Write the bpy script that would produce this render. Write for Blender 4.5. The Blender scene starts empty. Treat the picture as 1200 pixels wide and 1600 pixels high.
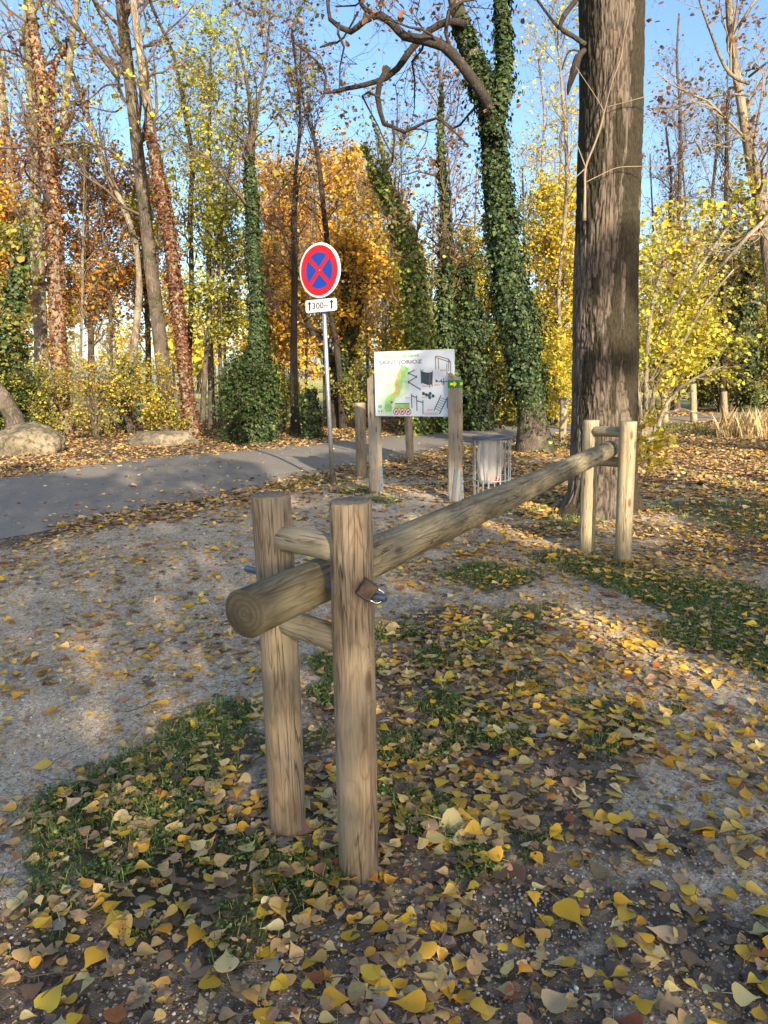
import bpy, math, random
import numpy as np

# ------------------------------------------------------------------ camera, sky, sun, exposure
random.seed(7)
RNG = np.random.default_rng(11)
SC = bpy.context.scene
COL = SC.collection
F, TH, RO, EYE = 1115.0, math.radians(10.9), -0.022, 1.5      # focal length in 1200x1600 pixels, pitch, roll, eye height

cam_data = bpy.data.cameras.new('camera')
cam = bpy.data.objects.new('camera', cam_data)
COL.objects.link(cam)
cam_data.sensor_fit = 'VERTICAL'
cam_data.sensor_height = 36.0
cam_data.lens = 36.0 * F / 1600.0
cam_data.clip_start = 0.05
cam_data.clip_end = 2000
from mathutils import Matrix, Vector
cam.matrix_world = Matrix.Translation((0, 0, EYE)) @ Matrix.Rotation(math.pi / 2 - TH, 4, 'X') @ Matrix.Rotation(RO, 4, 'Z')
SC.camera = cam

SUN_EL = math.radians(21.0)
SUN_AZ = math.atan2(0.36, -0.93)              # measured from +Y towards +X
SUN = np.array([math.sin(SUN_AZ) * math.cos(SUN_EL), math.cos(SUN_AZ) * math.cos(SUN_EL), math.sin(SUN_EL)])
world = bpy.data.worlds.new('World')
SC.world = world
world.use_nodes = True
wn = world.node_tree
bg = wn.nodes['Background']
sky = wn.nodes.new('ShaderNodeTexSky')
sky.sky_type = 'NISHITA'
sky.sun_disc = False
sky.sun_elevation = SUN_EL
sky.sun_rotation = SUN_AZ
sky.altitude = 450
sky.air_density = 1.0
sky.dust_density = 2.6
sky.ozone_density = 3.2
hs = wn.nodes.new('ShaderNodeHueSaturation')
hs.inputs['Saturation'].default_value = 1.07
wn.links.new(sky.outputs[0], hs.inputs['Color'])
wb = wn.nodes.new('ShaderNodeMix'); wb.data_type = 'RGBA'; wb.blend_type = 'MULTIPLY'
wb.inputs[0].default_value = 1.0; wb.inputs[7].default_value = (1.0, 0.91, 0.82, 1)
wn.links.new(hs.outputs[0], wb.inputs[6])
wn.links.new(wb.outputs[2], bg.inputs[0])
bg.inputs[1].default_value = 0.125

sd = bpy.data.lights.new('sun', 'SUN')
sd.energy = 3.3
sd.angle = math.radians(0.5)
sd.color = (1.0, 0.86, 0.66)
so = bpy.data.objects.new('sun', sd)
COL.objects.link(so)
so.rotation_euler = Vector(SUN).to_track_quat('Z', 'Y').to_euler()
so.location = (0, 0, 30)

SC.view_settings.view_transform = 'Standard'
SC.view_settings.look = 'None'
SC.view_settings.gamma = 1.0
SC.view_settings.use_curve_mapping = False
SC.view_settings.exposure = 1.62
SC.render.engine = 'CYCLES'
SC.cycles.max_bounces = 6
SC.cycles.diffuse_bounces = 3
SC.cycles.transparent_max_bounces = 8

# ------------------------------------------------------------------ geometry of the place as seen from the camera position
_a = math.pi / 2 - TH
RM = np.array([[1, 0, 0], [0, math.cos(_a), -math.sin(_a)], [0, math.sin(_a), math.cos(_a)]]) @ \
     np.array([[math.cos(RO), -math.sin(RO), 0], [math.sin(RO), math.cos(RO), 0], [0, 0, 1]])
EYEV = np.array([0, 0, EYE])

def ray(u, v):
    return RM @ np.array([(u - 600) / F, (800 - v) / F, -1.0])

def G(u, v, z=0.0):                 # point of the ground
    d = ray(u, v)
    return EYEV + d * ((z - EYE) / d[2])

def at(u, v, Y):                    # point at distance Y
    d = ray(u, v)
    return EYEV + d * (Y / d[1])

def px(w, u, v, Y):                 # w pixels in metres there
    return w / F * (Y / ray(u, v)[1])

def pix(p):                         # (N,3) -> pixel coordinates
    q = (np.asarray(p, float) - EYEV) @ RM
    zc = np.minimum(q[:, 2], -1e-3)
    return 600 + F * q[:, 0] / -zc, 800 - F * q[:, 1] / -zc

# ------------------------------------------------------------------ numpy noise
def _hash(ix, iy, iz, s):
    h = (ix.astype(np.int64) * 374761393 + iy.astype(np.int64) * 668265263 + iz.astype(np.int64) * 2147483647 + s * 974634777) & 0xffffffff
    h = ((h ^ (h >> 13)) * 1274126177) & 0xffffffff
    h = ((h ^ (h >> 16)) * 2246822519) & 0xffffffff
    return ((h ^ (h >> 15)) & 0xffffff) / float(0xffffff)

def vn(p, s=0):
    p = np.asarray(p, float)
    i = np.floor(p)
    f = p - i
    f = f * f * (3 - 2 * f)
    o = 0
    for dx in (0, 1):
        for dy in (0, 1):
            for dz in (0, 1):
                w = (f[:, 0] if dx else 1 - f[:, 0]) * (f[:, 1] if dy else 1 - f[:, 1]) * (f[:, 2] if dz else 1 - f[:, 2])
                o = o + w * _hash(i[:, 0] + dx, i[:, 1] + dy, i[:, 2] + dz, s)
    return o

def fbm(p, s=0, octs=4):
    a, o, t = 1.0, 0, 0
    p = np.asarray(p, float)
    for k in range(octs):
        o = o + a * vn(p * 2 ** k, s + k)
        t += a
        a *= 0.5
    return o / t

def xy3(x, y):
    return np.stack([x, y, np.zeros_like(x)], -1)

def smooth(a, b, x):
    t = np.clip((x - a) / (b - a), 0, 1)
    return t * t * (3 - 2 * t)

# ------------------------------------------------------------------ mesh building
class Geo:
    def __init__(s):
        s.v, s.f3, s.f4, s.c, s.n = [], [], [], [], 0
    def add(s, v, f3=None, f4=None, c=None):
        v = np.asarray(v, float).reshape(-1, 3)
        if f3 is not None and len(f3): s.f3.append(np.asarray(f3, np.int64).reshape(-1, 3) + s.n)
        if f4 is not None and len(f4): s.f4.append(np.asarray(f4, np.int64).reshape(-1, 4) + s.n)
        s.v.append(v)
        if c is None: c = np.ones((len(v), 3))
        c = np.asarray(c, float)
        if c.ndim == 1: c = np.tile(c, (len(v), 1))
        s.c.append(c)
        s.n += len(v)
        return s
    def mesh(s, name, m, smooth_shade=True, color=False):
        me = bpy.data.meshes.new(name)
        v = np.concatenate(s.v) if s.v else np.zeros((0, 3))
        f3 = np.concatenate(s.f3) if s.f3 else np.zeros((0, 3), np.int64)
        f4 = np.concatenate(s.f4) if s.f4 else np.zeros((0, 4), np.int64)
        nl = len(f3) * 3 + len(f4) * 4
        me.vertices.add(len(v)); me.vertices.foreach_set('co', v.ravel())
        me.loops.add(nl); me.loops.foreach_set('vertex_index', np.concatenate([f3.ravel(), f4.ravel()]).astype(np.int32))
        me.polygons.add(len(f3) + len(f4))
        st = np.concatenate([np.arange(len(f3)) * 3, len(f3) * 3 + np.arange(len(f4)) * 4]).astype(np.int32)
        me.polygons.foreach_set('loop_start', st)
        me.polygons.foreach_set('use_smooth', np.full(len(st), smooth_shade))
        if color:
            a = me.attributes.new('tint', 'FLOAT_COLOR', 'POINT')
            c = np.concatenate(s.c)
            a.data.foreach_set('color', np.concatenate([c, np.ones((len(c), 1))], 1).ravel())
        me.update(calc_edges=True)
        me.validate()
        if m: me.materials.append(m)
        return me
    def build(s, name, m, parent=None, loc=None, smooth_shade=True, color=False):
        o = bpy.data.objects.new(name, s.mesh(name, m, smooth_shade, color))
        COL.objects.link(o)
        if loc is not None: o.location = loc
        if parent is not None: o.parent = parent
        return o

def tag(o, label=None, cat=None, group=None, kind=None):
    for k, v in (('label', label), ('category', cat), ('group', group), ('kind', kind)):
        if v: o[k] = v
    return o

def empty(name, loc, label, cat, group=None, rz=0.0):
    o = bpy.data.objects.new(name, None)
    COL.objects.link(o)
    o.location = Vector(loc)
    o.rotation_euler.z = rz
    o.empty_display_size = 0.1
    return tag(o, label, cat, group)

def rel(o, p):                      # world point in the axes of an unrotated thing
    return np.asarray(p, float) - np.array(o.location)

def box(g, c, s, rot=None, col=None, bev=0.0):
    s = np.asarray(s, float) / 2
    if bev <= 0:
        v = np.array([[x, y, z] for x in (-1, 1) for y in (-1, 1) for z in (-1, 1)], float) * s
        f = [(0, 1, 3, 2), (4, 6, 7, 5), (0, 4, 5, 1), (2, 3, 7, 6), (0, 2, 6, 4), (1, 5, 7, 3)]
        if rot is not None: v = v @ np.asarray(rot).T
        return g.add(v + np.asarray(c), f4=f, c=col)
    b = min(bev, s.min() * 0.9)      # chamfered corners: 24 vertices
    V, idx = [], {}
    for x in (-1, 1):
        for y in (-1, 1):
            for z in (-1, 1):
                for a in range(3):
                    q = np.array([x, y, z], float) * (s - b)
                    q[a] = (x, y, z)[a] * s[a]
                    idx[(x, y, z, a)] = len(V); V.append(q)
    f4, f3 = [], []
    def quad(l, n):
        p = [V[i] for i in l]
        cr = np.cross(p[1] - p[0], p[2] - p[0])
        f4.append(l if np.dot(cr, n) > 0 else l[::-1])
    for a in range(3):
        o1, o2 = [k for k in range(3) if k != a]
        for sg in (-1, 1):
            l = []
            for (p, q) in ((-1, -1), (1, -1), (1, 1), (-1, 1)):
                k = [0, 0, 0]; k[a] = sg; k[o1] = p; k[o2] = q
                l.append(idx[(k[0], k[1], k[2], a)])
            n = np.zeros(3); n[a] = sg
            quad(l, n)
    for a in range(3):
        o1, o2 = [k for k in range(3) if k != a]
        for p in (-1, 1):
            for q in (-1, 1):
                k0 = [0, 0, 0]; k1 = [0, 0, 0]
                k0[a] = -1; k1[a] = 1; k0[o1] = k1[o1] = p; k0[o2] = k1[o2] = q
                l = [idx[(*k0, o1)], idx[(*k1, o1)], idx[(*k1, o2)], idx[(*k0, o2)]]
                n = np.zeros(3); n[o1] = p; n[o2] = q
                quad(l, n)
    for x in (-1, 1):
        for y in (-1, 1):
            for z in (-1, 1):
                l = [idx[(x, y, z, a)] for a in range(3)]
                cr = np.cross(V[l[1]] - V[l[0]], V[l[2]] - V[l[0]])
                f3.append(l if np.dot(cr, (x, y, z)) > 0 else l[::-1])
    v = np.array(V)
    if rot is not None: v = v @ np.asarray(rot).T
    return g.add(v + np.asarray(c), f3=f3, f4=f4, c=col)

def frames(path):
    d = np.gradient(path, axis=0)
    d /= np.linalg.norm(d, axis=1, keepdims=True) + 1e-12
    u = np.array([1.0, 0, 0]) if abs(d[0, 0]) < 0.9 else np.array([0, 1.0, 0])
    U, W = [], []
    for k in range(len(path)):
        u = u - d[k] * np.dot(u, d[k])
        u /= np.linalg.norm(u)
        U.append(u); W.append(np.cross(d[k], u))
    return d, np.array(U), np.array(W)

def tube(g, path, r, n=10, caps=True, rough=0.0, seed=0, col=None, rfun=None):
    path = np.asarray(path, float)
    r = np.broadcast_to(np.asarray(r, float), (len(path),))
    d, U, W = frames(path)
    a = np.arange(n) * 2 * math.pi / n
    R_ = np.repeat(r[:, None], n, 1)
    ring = np.cos(a)[None, :, None] * U[:, None] + np.sin(a)[None, :, None] * W[:, None]
    if rough > 0:
        q = (path[:, None] + ring * r[:, None, None]).reshape(-1, 3)
        R_ = R_ * (1 + rough * (fbm(q / max(r.mean(), 1e-3) * 0.9, seed, 3).reshape(R_.shape) - 0.5) * 2)
    if rfun is not None: R_ = rfun(R_, a, path)
    V = (path[:, None] + ring * R_[:, :, None]).reshape(-1, 3)
    k = np.arange(len(path) - 1)[:, None] * n
    j = np.arange(n)[None]
    j2 = (j + 1) % n
    f4 = np.stack([k + j, k + j2, k + n + j2, k + n + j], -1).reshape(-1, 4)
    f3 = []
    if caps:
        V = np.concatenate([V, path[:1], path[-1:]])
        nv = len(path) * n
        jj = np.arange(n); jn = (jj + 1) % n
        f3 = np.concatenate([np.stack([np.full(n, nv), jn, jj], -1), np.stack([np.full(n, nv + 1), nv - n + jj, nv - n + jn], -1)])
    return g.add(V, f3=f3, f4=f4, c=col)

def sticks(g, p0, p1, r0, r1, n=3, col=None):     # many thin separate segments at once
    p0 = p0.reshape(-1, 3); p1 = p1.reshape(-1, 3); r0 = r0.ravel(); r1 = r1.ravel()
    d = p1 - p0
    d = d / (np.linalg.norm(d, axis=1, keepdims=True) + 1e-9)
    h = np.where(np.abs(d[:, 2:3]) < 0.9, np.array([[0, 0, 1.0]]), np.array([[1.0, 0, 0]]))
    u = np.cross(d, h); u /= np.linalg.norm(u, axis=1, keepdims=True) + 1e-9
    w = np.cross(d, u)
    a = np.arange(n) * 2 * math.pi / n
    ring = np.cos(a)[None, :, None] * u[:, None] + np.sin(a)[None, :, None] * w[:, None]
    V = np.concatenate([p0[:, None] + ring * r0[:, None, None], p1[:, None] + ring * r1[:, None, None]], 1)
    N = len(p0)
    j = np.arange(n); j2 = (j + 1) % n
    f = np.stack([j, j2, n + j2, n + j], -1)[None] + (np.arange(N) * 2 * n)[:, None, None]
    return g.add(V.reshape(-1, 3), f4=f.reshape(-1, 4), c=col)

def resample(pts, step):
    pts = np.asarray(pts, float)
    n = len(pts)
    if n < 3:
        k = max(2, int(np.linalg.norm(pts[-1, :3] - pts[0, :3]) / step) + 1)
        t = np.linspace(0, 1, k)[:, None]
        return pts[0] * (1 - t) + pts[-1] * t
    P_ = np.concatenate([[2 * pts[0] - pts[1]], pts, [2 * pts[-1] - pts[-2]]])
    out = []
    for i in range(n - 1):
        a, b, c, d = P_[i:i + 4]
        k = max(1, int(round(np.linalg.norm(c[:3] - b[:3]) / step)))
        t = (np.arange(k) / k)[:, None]
        out.append(0.5 * (2 * b + (c - a) * t + (2 * a - 5 * b + 4 * c - d) * t ** 2 + (3 * b - a - 3 * c + d) * t ** 3))
    out.append(pts[-1:])
    return np.concatenate(out)

def unit(v):
    return v / (np.linalg.norm(v, axis=-1, keepdims=True) + 1e-9)

def basis(nrm, spin):
    h = np.where(np.abs(nrm[:, 2:3]) < 0.95, np.array([[0, 0, 1.0]]), np.array([[1.0, 0, 0]]))
    u = unit(np.cross(h, nrm)); w = np.cross(nrm, u)
    c, s = np.cos(spin)[:, None], np.sin(spin)[:, None]
    return u * c + w * s, -u * s + w * c

# leaf outlines: template vertices (x, y) and triangles; tip towards +y
def leaf_template(kind):
    if kind == 'poplar':
        side = [(0.16, -0.03), (0.37, 0.02), (0.53, 0.19), (0.47, 0.40), (0.30, 0.62), (0.12, 0.82), (0.045, 0.98)]
        mid = [(0, 0.0), (0, 0.22), (0, 0.45), (0, 0.72), (0, 1.16)]
    elif kind == 'simple':
        side = [(0.42, 0.25), (0.3, 0.65)]
        mid = [(0, 0.0), (0, 1.0)]
    elif kind == 'lobed':
        side = [(0.22, 0.05), (0.18, 0.22), (0.48, 0.3), (0.25, 0.45), (0.52, 0.66), (0.2, 0.7), (0.22, 0.9)]
        mid = [(0, 0.0), (0, 0.35), (0, 0.7), (0, 1.05)]
    V = mid + side + [(-x, y) for x, y in side]
    nm, ns = len(mid), len(side)
    T = []
    for sgn in (0, 1):
        off = nm + sgn * ns
        chain = [0] + [off + k for k in range(ns)] + [nm - 1]
        m = 0; i = 1
        tri = []
        while i < len(chain) - 1 or m < nm - 2:
            # advance whichever is lower
            ym = V[m + 1][1] if m < nm - 2 else 9
            yc = V[chain[i + 1]][1] if i < len(chain) - 1 and i + 1 < len(chain) - 1 else (8 if i < len(chain) - 1 else 10)
            if ym < yc:
                tri.append((m, chain[i], m + 1)); m += 1
            else:
                if i < len(chain) - 1: tri.append((m, chain[i], chain[i + 1])); i += 1
                else: break
        T += [t if sgn == 0 else t[::-1] for t in tri if len(set(t)) == 3]
    return np.array(V, float), np.array(T)

def scatter_leaves(g, pos, nrm, size, col, kind='simple', curl=0.25, stalk=False, spin=None, aspect=None):
    N = len(pos)
    if N == 0: return g
    V, T = leaf_template(kind)
    if stalk:
        k = len(V)
        V = np.concatenate([V, [(-0.014, 0.0), (0.014, 0.0), (0.06, -0.3), (0.085, -0.3), (0.16, -0.62)]])
        T = np.concatenate([T, [(k, k + 2, k + 1), (k + 1, k + 2, k + 3), (k + 2, k + 4, k + 3)]])
    if spin is None: spin = RNG.uniform(0, 2 * math.pi, N)
    nrm = unit(nrm)
    u, w = basis(nrm, spin)
    x = V[:, 0][None] * (1 if aspect is None else aspect[:, None])
    y = V[:, 1][None] - 0.45
    a = RNG.normal(0, curl, (N, 1)) + curl * 0.8
    b = RNG.normal(0, curl, (N, 1))
    c = RNG.normal(0, curl, (N, 1))
    z = a * np.abs(x) ** 1.5 * 1.6 + b * y ** 2 + c * x * y
    P_ = (x[..., None] * u[:, None] + y[..., None] * w[:, None] + z[..., None] * nrm[:, None]) * size[:, None, None] + pos[:, None]
    f = T[None] + (np.arange(N) * len(V))[:, None, None]
    cc = np.repeat(col[:, None], len(V), 1)
    return g.add(P_.reshape(-1, 3), f3=f.reshape(-1, 3), c=cc.reshape(-1, 3))

def palette(cols, N, jit=0.18, w=None):
    cols = np.array(cols, float)
    w = None if w is None else np.array(w) / np.sum(w)
    c = cols[RNG.choice(len(cols), N, p=w)]
    return np.clip(c * np.exp(RNG.normal(0, jit, (N, 1))) * np.exp(RNG.normal(0, 0.06, (N, 3))), 0, 0.9)

# ------------------------------------------------------------------ materials
def nodes(name):
    m = bpy.data.materials.new(name)
    m.use_nodes = True
    nt = m.node_tree
    b = nt.nodes['Principled BSDF']
    b.inputs['Specular IOR Level'].default_value = 0.3
    return m, nt, b

class N_:
    """small helper to write node graphs"""
    def __init__(s, nt): s.nt = nt
    def new(s, t, **k):
        n = s.nt.nodes.new(t)
        for a, v in k.items(): setattr(n, a, v)
        return n
    def put(s, sock, v):
        if hasattr(v, 'is_linked') or isinstance(v, bpy.types.NodeSocket): s.nt.links.new(v, sock)
        else: sock.default_value = v
    def math(s, op, a, b=0.0, c=None, clamp=False):
        n = s.new('ShaderNodeMath', operation=op, use_clamp=clamp)
        s.put(n.inputs[0], a); s.put(n.inputs[1], b)
        if c is not None: s.put(n.inputs[2], c)
        return n.outputs[0]
    def mapr(s, v, a, b, c=0.0, d=1.0):
        n = s.new('ShaderNodeMapRange')
        s.put(n.inputs[0], v)
        for i, q in enumerate((a, b, c, d)): s.put(n.inputs[i + 1], q)
        return n.outputs[0]
    def mix(s, f, a, b, mode='MIX'):
        n = s.new('ShaderNodeMix', data_type='RGBA', blend_type=mode)
        s.put(n.inputs[0], f)
        for i, q in ((6, a), (7, b)):
            s.put(n.inputs[i], (*q, 1) if isinstance(q, tuple) and len(q) == 3 else q)
        return n.outputs[2]
    def noise(s, vec, scale, detail=3, rough=0.5, dist=0.0):
        n = s.new('ShaderNodeTexNoise')
        if vec is not None: s.put(n.inputs['Vector'], vec)
        n.inputs['Scale'].default_value = scale; n.inputs['Detail'].default_value = detail
        n.inputs['Roughness'].default_value = rough; n.inputs['Distortion'].default_value = dist
        return n.outputs[0]
    def voro(s, vec, scale, feature='F1', out=0, rand=1.0):
        n = s.new('ShaderNodeTexVoronoi', feature=feature)
        if vec is not None: s.put(n.inputs['Vector'], vec)
        n.inputs['Scale'].default_value = scale
        n.inputs['Randomness'].default_value = rand
        return n.outputs[out]
    def scale(s, vec, x, y, z):
        n = s.new('ShaderNodeVectorMath', operation='MULTIPLY')
        s.put(n.inputs[0], vec); n.inputs[1].default_value = (x, y, z)
        return n.outputs[0]
    def coord(s, k='Object'):
        return s.new('ShaderNodeTexCoord').outputs[k]
    def bump(s, h, strength=0.5, dist=0.01, normal=None):
        n = s.new('ShaderNodeBump')
        n.inputs['Strength'].default_value = strength; n.inputs['Distance'].default_value = dist
        s.put(n.inputs['Height'], h)
        if normal is not None: s.put(n.inputs['Normal'], normal)
        return n.outputs[0]

def plain(name, col, rough=0.5, metal=0.0, var=0.15, scale=20, bump=0.0):
    m, nt, b = nodes(name)
    n = N_(nt)
    t = n.noise(n.coord(), scale, 4)
    c = n.mix(n.mapr(t, 0.3, 0.7), tuple(x * (1 - var) for x in col), tuple(min(1, x * (1 + var)) for x in col))
    nt.links.new(c, b.inputs['Base Color'])
    b.inputs['Roughness'].default_value = rough
    b.inputs['Metallic'].default_value = metal
    if bump: nt.links.new(n.bump(t, bump, 0.005), b.inputs['Normal'])
    return m

def wood(name, light, dark, green=(0.10, 0.11, 0.05), grey=(0.2, 0.19, 0.16), green_amt=0.5, grey_amt=0.3, foot=True, knots=1.0, ringk=1.0, axis_radial=True):
    """solid growth rings round the log's own z axis: cathedral grain on the side, rings on the end"""
    m, nt, b = nodes(name)
    n = N_(nt)
    obj = n.coord()
    oi = n.new('ShaderNodeObjectInfo').outputs['Random']
    shift = n.new('ShaderNodeCombineXYZ')
    n.put(shift.inputs[2], n.math('MULTIPLY', oi, 37.0))
    add = n.new('ShaderNodeVectorMath', operation='ADD'); n.put(add.inputs[0], obj); n.put(add.inputs[1], shift.outputs[0])
    v = add.outputs[0]
    sep = n.new('ShaderNodeSeparateXYZ'); n.put(sep.inputs[0], obj)
    r = n.math('SQRT', n.math('ADD', n.math('POWER', sep.outputs[0], 2.0), n.math('POWER', sep.outputs[1], 2.0)))
    warp = n.noise(n.scale(v, 9, 9, 1.6), 1.0, 2, 0.5)
    warp2 = n.noise(n.scale(v, 30, 30, 4), 1.0, 2, 0.5)
    kd = n.voro(n.scale(v, 11, 11, 3.6), 1.0)                         # knots: cells stretched along the log
    kn = n.mapr(kd, 0.06, 0.36, 1.0, 0.0)
    rr = n.math('ADD', r, n.math('MULTIPLY', warp, 0.12))
    rr = n.math('ADD', rr, n.math('MULTIPLY', warp2, 0.012))
    rr = n.math('ADD', rr, n.math('MULTIPLY', n.math('POWER', kn, 2.0), 0.045 * knots))
    ring = n.math('PINGPONG', n.math('MULTIPLY', rr, 270.0 * ringk), 1.0)
    ring = n.math('POWER', ring, 3.0)
    fib = n.noise(n.scale(v, 160, 160, 5), 1.0, 4, 0.6)
    lathe = n.noise(n.scale(v, 6, 6, 330), 1.0, 2, 0.6)
    blot = n.noise(n.scale(v, 14, 14, 2.6), 1.0, 4, 0.6)
    c = n.mix(n.math('MULTIPLY', ring, 0.62), light, dark)
    c = n.mix(n.mapr(fib, 0.40, 0.70, 0.0, 0.6), c, dark)
    c = n.mix(n.mapr(lathe, 0.55, 0.8, 0.0, 0.22), c, dark)
    c = n.mix(n.mapr(blot, 0.40, 0.62, 0.0, grey_amt), c, grey)
    gm = n.noise(n.scale(v, 7, 7, 1.2), 1.0, 5, 0.65)
    c = n.mix(n.mapr(gm, 0.50, 0.72, 0.0, green_amt), c, green)
    br = n.noise(n.scale(v, 22, 22, 3.0), 1.3, 4, 0.6)
    c = n.mix(n.mapr(br, 0.56, 0.72, 0.0, 0.6), c, (dark[0] * 0.55, dark[1] * 0.42, dark[2] * 0.35))
    # knots themselves
    kc = n.mapr(kd, 0.09, 0.17, 1.0, 0.0)
    c = n.mix(n.math('MULTIPLY', kc, 0.75 * min(knots, 1)), c, (0.07, 0.045, 0.028))
    # drying cracks along the grain
    ck = n.noise(n.scale(v, 26, 26, 1.1), 1.0, 2, 0.5, 0.3)
    cl = n.mapr(n.math('ABSOLUTE', n.math('SUBTRACT', ck, 0.5)), 0.0, 0.014, 1.0, 0.0)
    cm = n.mapr(n.noise(n.scale(v, 9, 9, 3.2), 1.0, 2), 0.46, 0.56)
    crack = n.math('MULTIPLY', cl, cm)
    ck2 = n.noise(n.scale(v, 55, 55, 2.0), 1.0, 2, 0.5, 0.2)
    cl2 = n.mapr(n.math('ABSOLUTE', n.math('SUBTRACT', ck2, 0.5)), 0.0, 0.02, 1.0, 0.0)
    crack = n.math('MAXIMUM', crack, n.math('MULTIPLY', n.math('MULTIPLY', cl2, 0.7), n.mapr(n.noise(n.scale(v, 5, 5, 2.0), 1.0, 2), 0.45, 0.6)))
    nz = n.new('ShaderNodeSeparateXYZ'); n.put(nz.inputs[0], n.coord('Normal'))
    crack = n.math('MULTIPLY', crack, n.mapr(n.math('ABSOLUTE', nz.outputs[2]), 0.5, 0.8, 1.0, 0.12))
    c = n.mix(n.math('MULTIPLY', crack, 0.85), c, (0.025, 0.018, 0.012))
    c = n.mix(n.mapr(n.math('ABSOLUTE', nz.outputs[2]), 0.6, 0.9, 0.0, 0.22), c, (0.08, 0.068, 0.048))
    c = n.mix(n.math('MULTIPLY', n.mapr(n.math('ABSOLUTE', nz.outputs[2]), 0.6, 0.9), n.mapr(n.math('PINGPONG', n.math('MULTIPLY', n.math('ADD', r, n.math('MULTIPLY', warp, 0.03)), 130.0), 1.0), 0.45, 1.0, 0.0, 0.6)), c, (0.055, 0.04, 0.026))
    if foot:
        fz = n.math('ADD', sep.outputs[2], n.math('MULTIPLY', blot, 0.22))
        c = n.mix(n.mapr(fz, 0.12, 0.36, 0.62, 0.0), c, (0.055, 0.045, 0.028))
    nt.links.new(c, b.inputs['Base Color'])
    b.inputs['Roughness'].default_value = 0.82
    h = n.math('SUBTRACT', n.math('MULTIPLY', fib, 0.5), n.math('MULTIPLY', crack, 2.4))
    h = n.math('ADD', h, n.math('MULTIPLY', ring, -0.35))
    h = n.math('ADD', h, n.math('MULTIPLY', lathe, 0.3))
    nt.links.new(n.bump(h, 0.75, 0.0022), b.inputs['Normal'])
    return m

def bark(name, col, dark, sc=14.0, zst=0.25, moss=None, moss_amt=0.0, strength=0.8, dist=0.02):
    m, nt, b = nodes(name)
    n = N_(nt)
    v = n.coord()
    w = n.scale(v, sc, sc, sc * zst)
    a = n.noise(w, 1.0, 5, 0.65, 0.6)
    r = n.math('ABSOLUTE', n.math('SUBTRACT', a, 0.5))
    h = n.mapr(r, 0.0, 0.16)
    c = n.mix(h, dark, col)
    bl = n.noise(v, 1.7, 5, 0.65)
    c = n.mix(n.mapr(bl, 0.42, 0.7, 0.0, 0.6), c, tuple(min(1, x * 1.5) for x in col))
    if moss:
        ms = n.noise(v, 2.3, 6, 0.7)
        c = n.mix(n.mapr(ms, 0.62 - moss_amt * 0.3, 0.68 - moss_amt * 0.3, 0.0, 0.85), c, moss)
    nt.links.new(c, b.inputs['Base Color'])
    b.inputs['Roughness'].default_value = 0.9
    nt.links.new(n.bump(h, strength, dist), b.inputs['Normal'])
    return m

def leafmat(name, transl=0.35, spots=True, rough=0.55):
    m, nt, b = nodes(name)
    n = N_(nt)
    at_ = n.new('ShaderNodeAttribute', attribute_name='tint').outputs['Color']
    c = at_
    if spots:
        s1 = n.noise(n.coord('Object'), 75, 4, 0.7)
        c = n.mix(n.mapr(s1, 0.50, 0.72, 0.0, 0.45), c, (0.10, 0.06, 0.03))
        s2 = n.noise(n.coord('Object'), 260, 2)
        c = n.mix(n.mapr(s2, 0.6, 0.75, 0.0, 0.35), c, (0.09, 0.05, 0.02))
        nt.links.new(n.bump(s1, 0.3, 0.004), b.inputs['Normal'])
    nt.links.new(c, b.inputs['Base Color'])
    b.inputs['Roughness'].default_value = rough
    t = nt.nodes.new('ShaderNodeBsdfTranslucent')
    nt.links.new(c, t.inputs[0])
    mx = nt.nodes.new('ShaderNodeMixShader')
    mx.inputs[0].default_value = transl
    nt.links.new(b.outputs[0], mx.inputs[1]); nt.links.new(t.outputs[0], mx.inputs[2])
    nt.links.new(mx.outputs[0], nt.nodes['Material Output'].inputs[0])
    return m

M = {}
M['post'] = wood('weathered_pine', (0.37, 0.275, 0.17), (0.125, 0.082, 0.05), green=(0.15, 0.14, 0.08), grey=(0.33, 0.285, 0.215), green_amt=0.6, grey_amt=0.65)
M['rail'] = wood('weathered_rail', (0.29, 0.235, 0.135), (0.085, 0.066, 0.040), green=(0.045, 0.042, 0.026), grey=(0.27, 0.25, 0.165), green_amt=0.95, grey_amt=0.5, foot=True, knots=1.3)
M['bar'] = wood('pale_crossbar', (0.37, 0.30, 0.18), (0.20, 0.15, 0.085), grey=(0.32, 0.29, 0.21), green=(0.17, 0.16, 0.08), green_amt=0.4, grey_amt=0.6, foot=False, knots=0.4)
M['farpost'] = wood('sunny_post', (0.42, 0.34, 0.20), (0.24, 0.18, 0.10), green=(0.20, 0.20, 0.08), grey=(0.36, 0.33, 0.24), green_amt=0.5, grey_amt=0.5)  # paler, yellower copy of the post wood, sunlight put into its colour
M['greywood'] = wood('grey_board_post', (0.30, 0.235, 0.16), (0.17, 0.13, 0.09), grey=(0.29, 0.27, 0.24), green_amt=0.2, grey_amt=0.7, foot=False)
M['steel'] = plain('galvanised_steel', (0.42, 0.45, 0.48), 0.42, 0.85, 0.2, 30, 0.1)
M['steelpaint'] = plain('grey_painted_steel', (0.15, 0.18, 0.22), 0.5, 0.2, 0.2, 60, 0.1)
M['darksteel'] = plain('dark_rod_steel', (0.15, 0.18, 0.21), 0.45, 0.7, 0.3, 60, 0.2)
M['bluesteel'] = plain('blue_worn_end', (0.16, 0.27, 0.42), 0.4, 0.5, 0.3, 200, 0.1)
M['brass'] = plain('tarnished_lock', (0.17, 0.12, 0.085), 0.42, 0.85, 0.4, 60, 0.2)
M['chrome'] = plain('shackle_chrome', (0.6, 0.62, 0.65), 0.22, 1.0, 0.1, 40)
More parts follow.
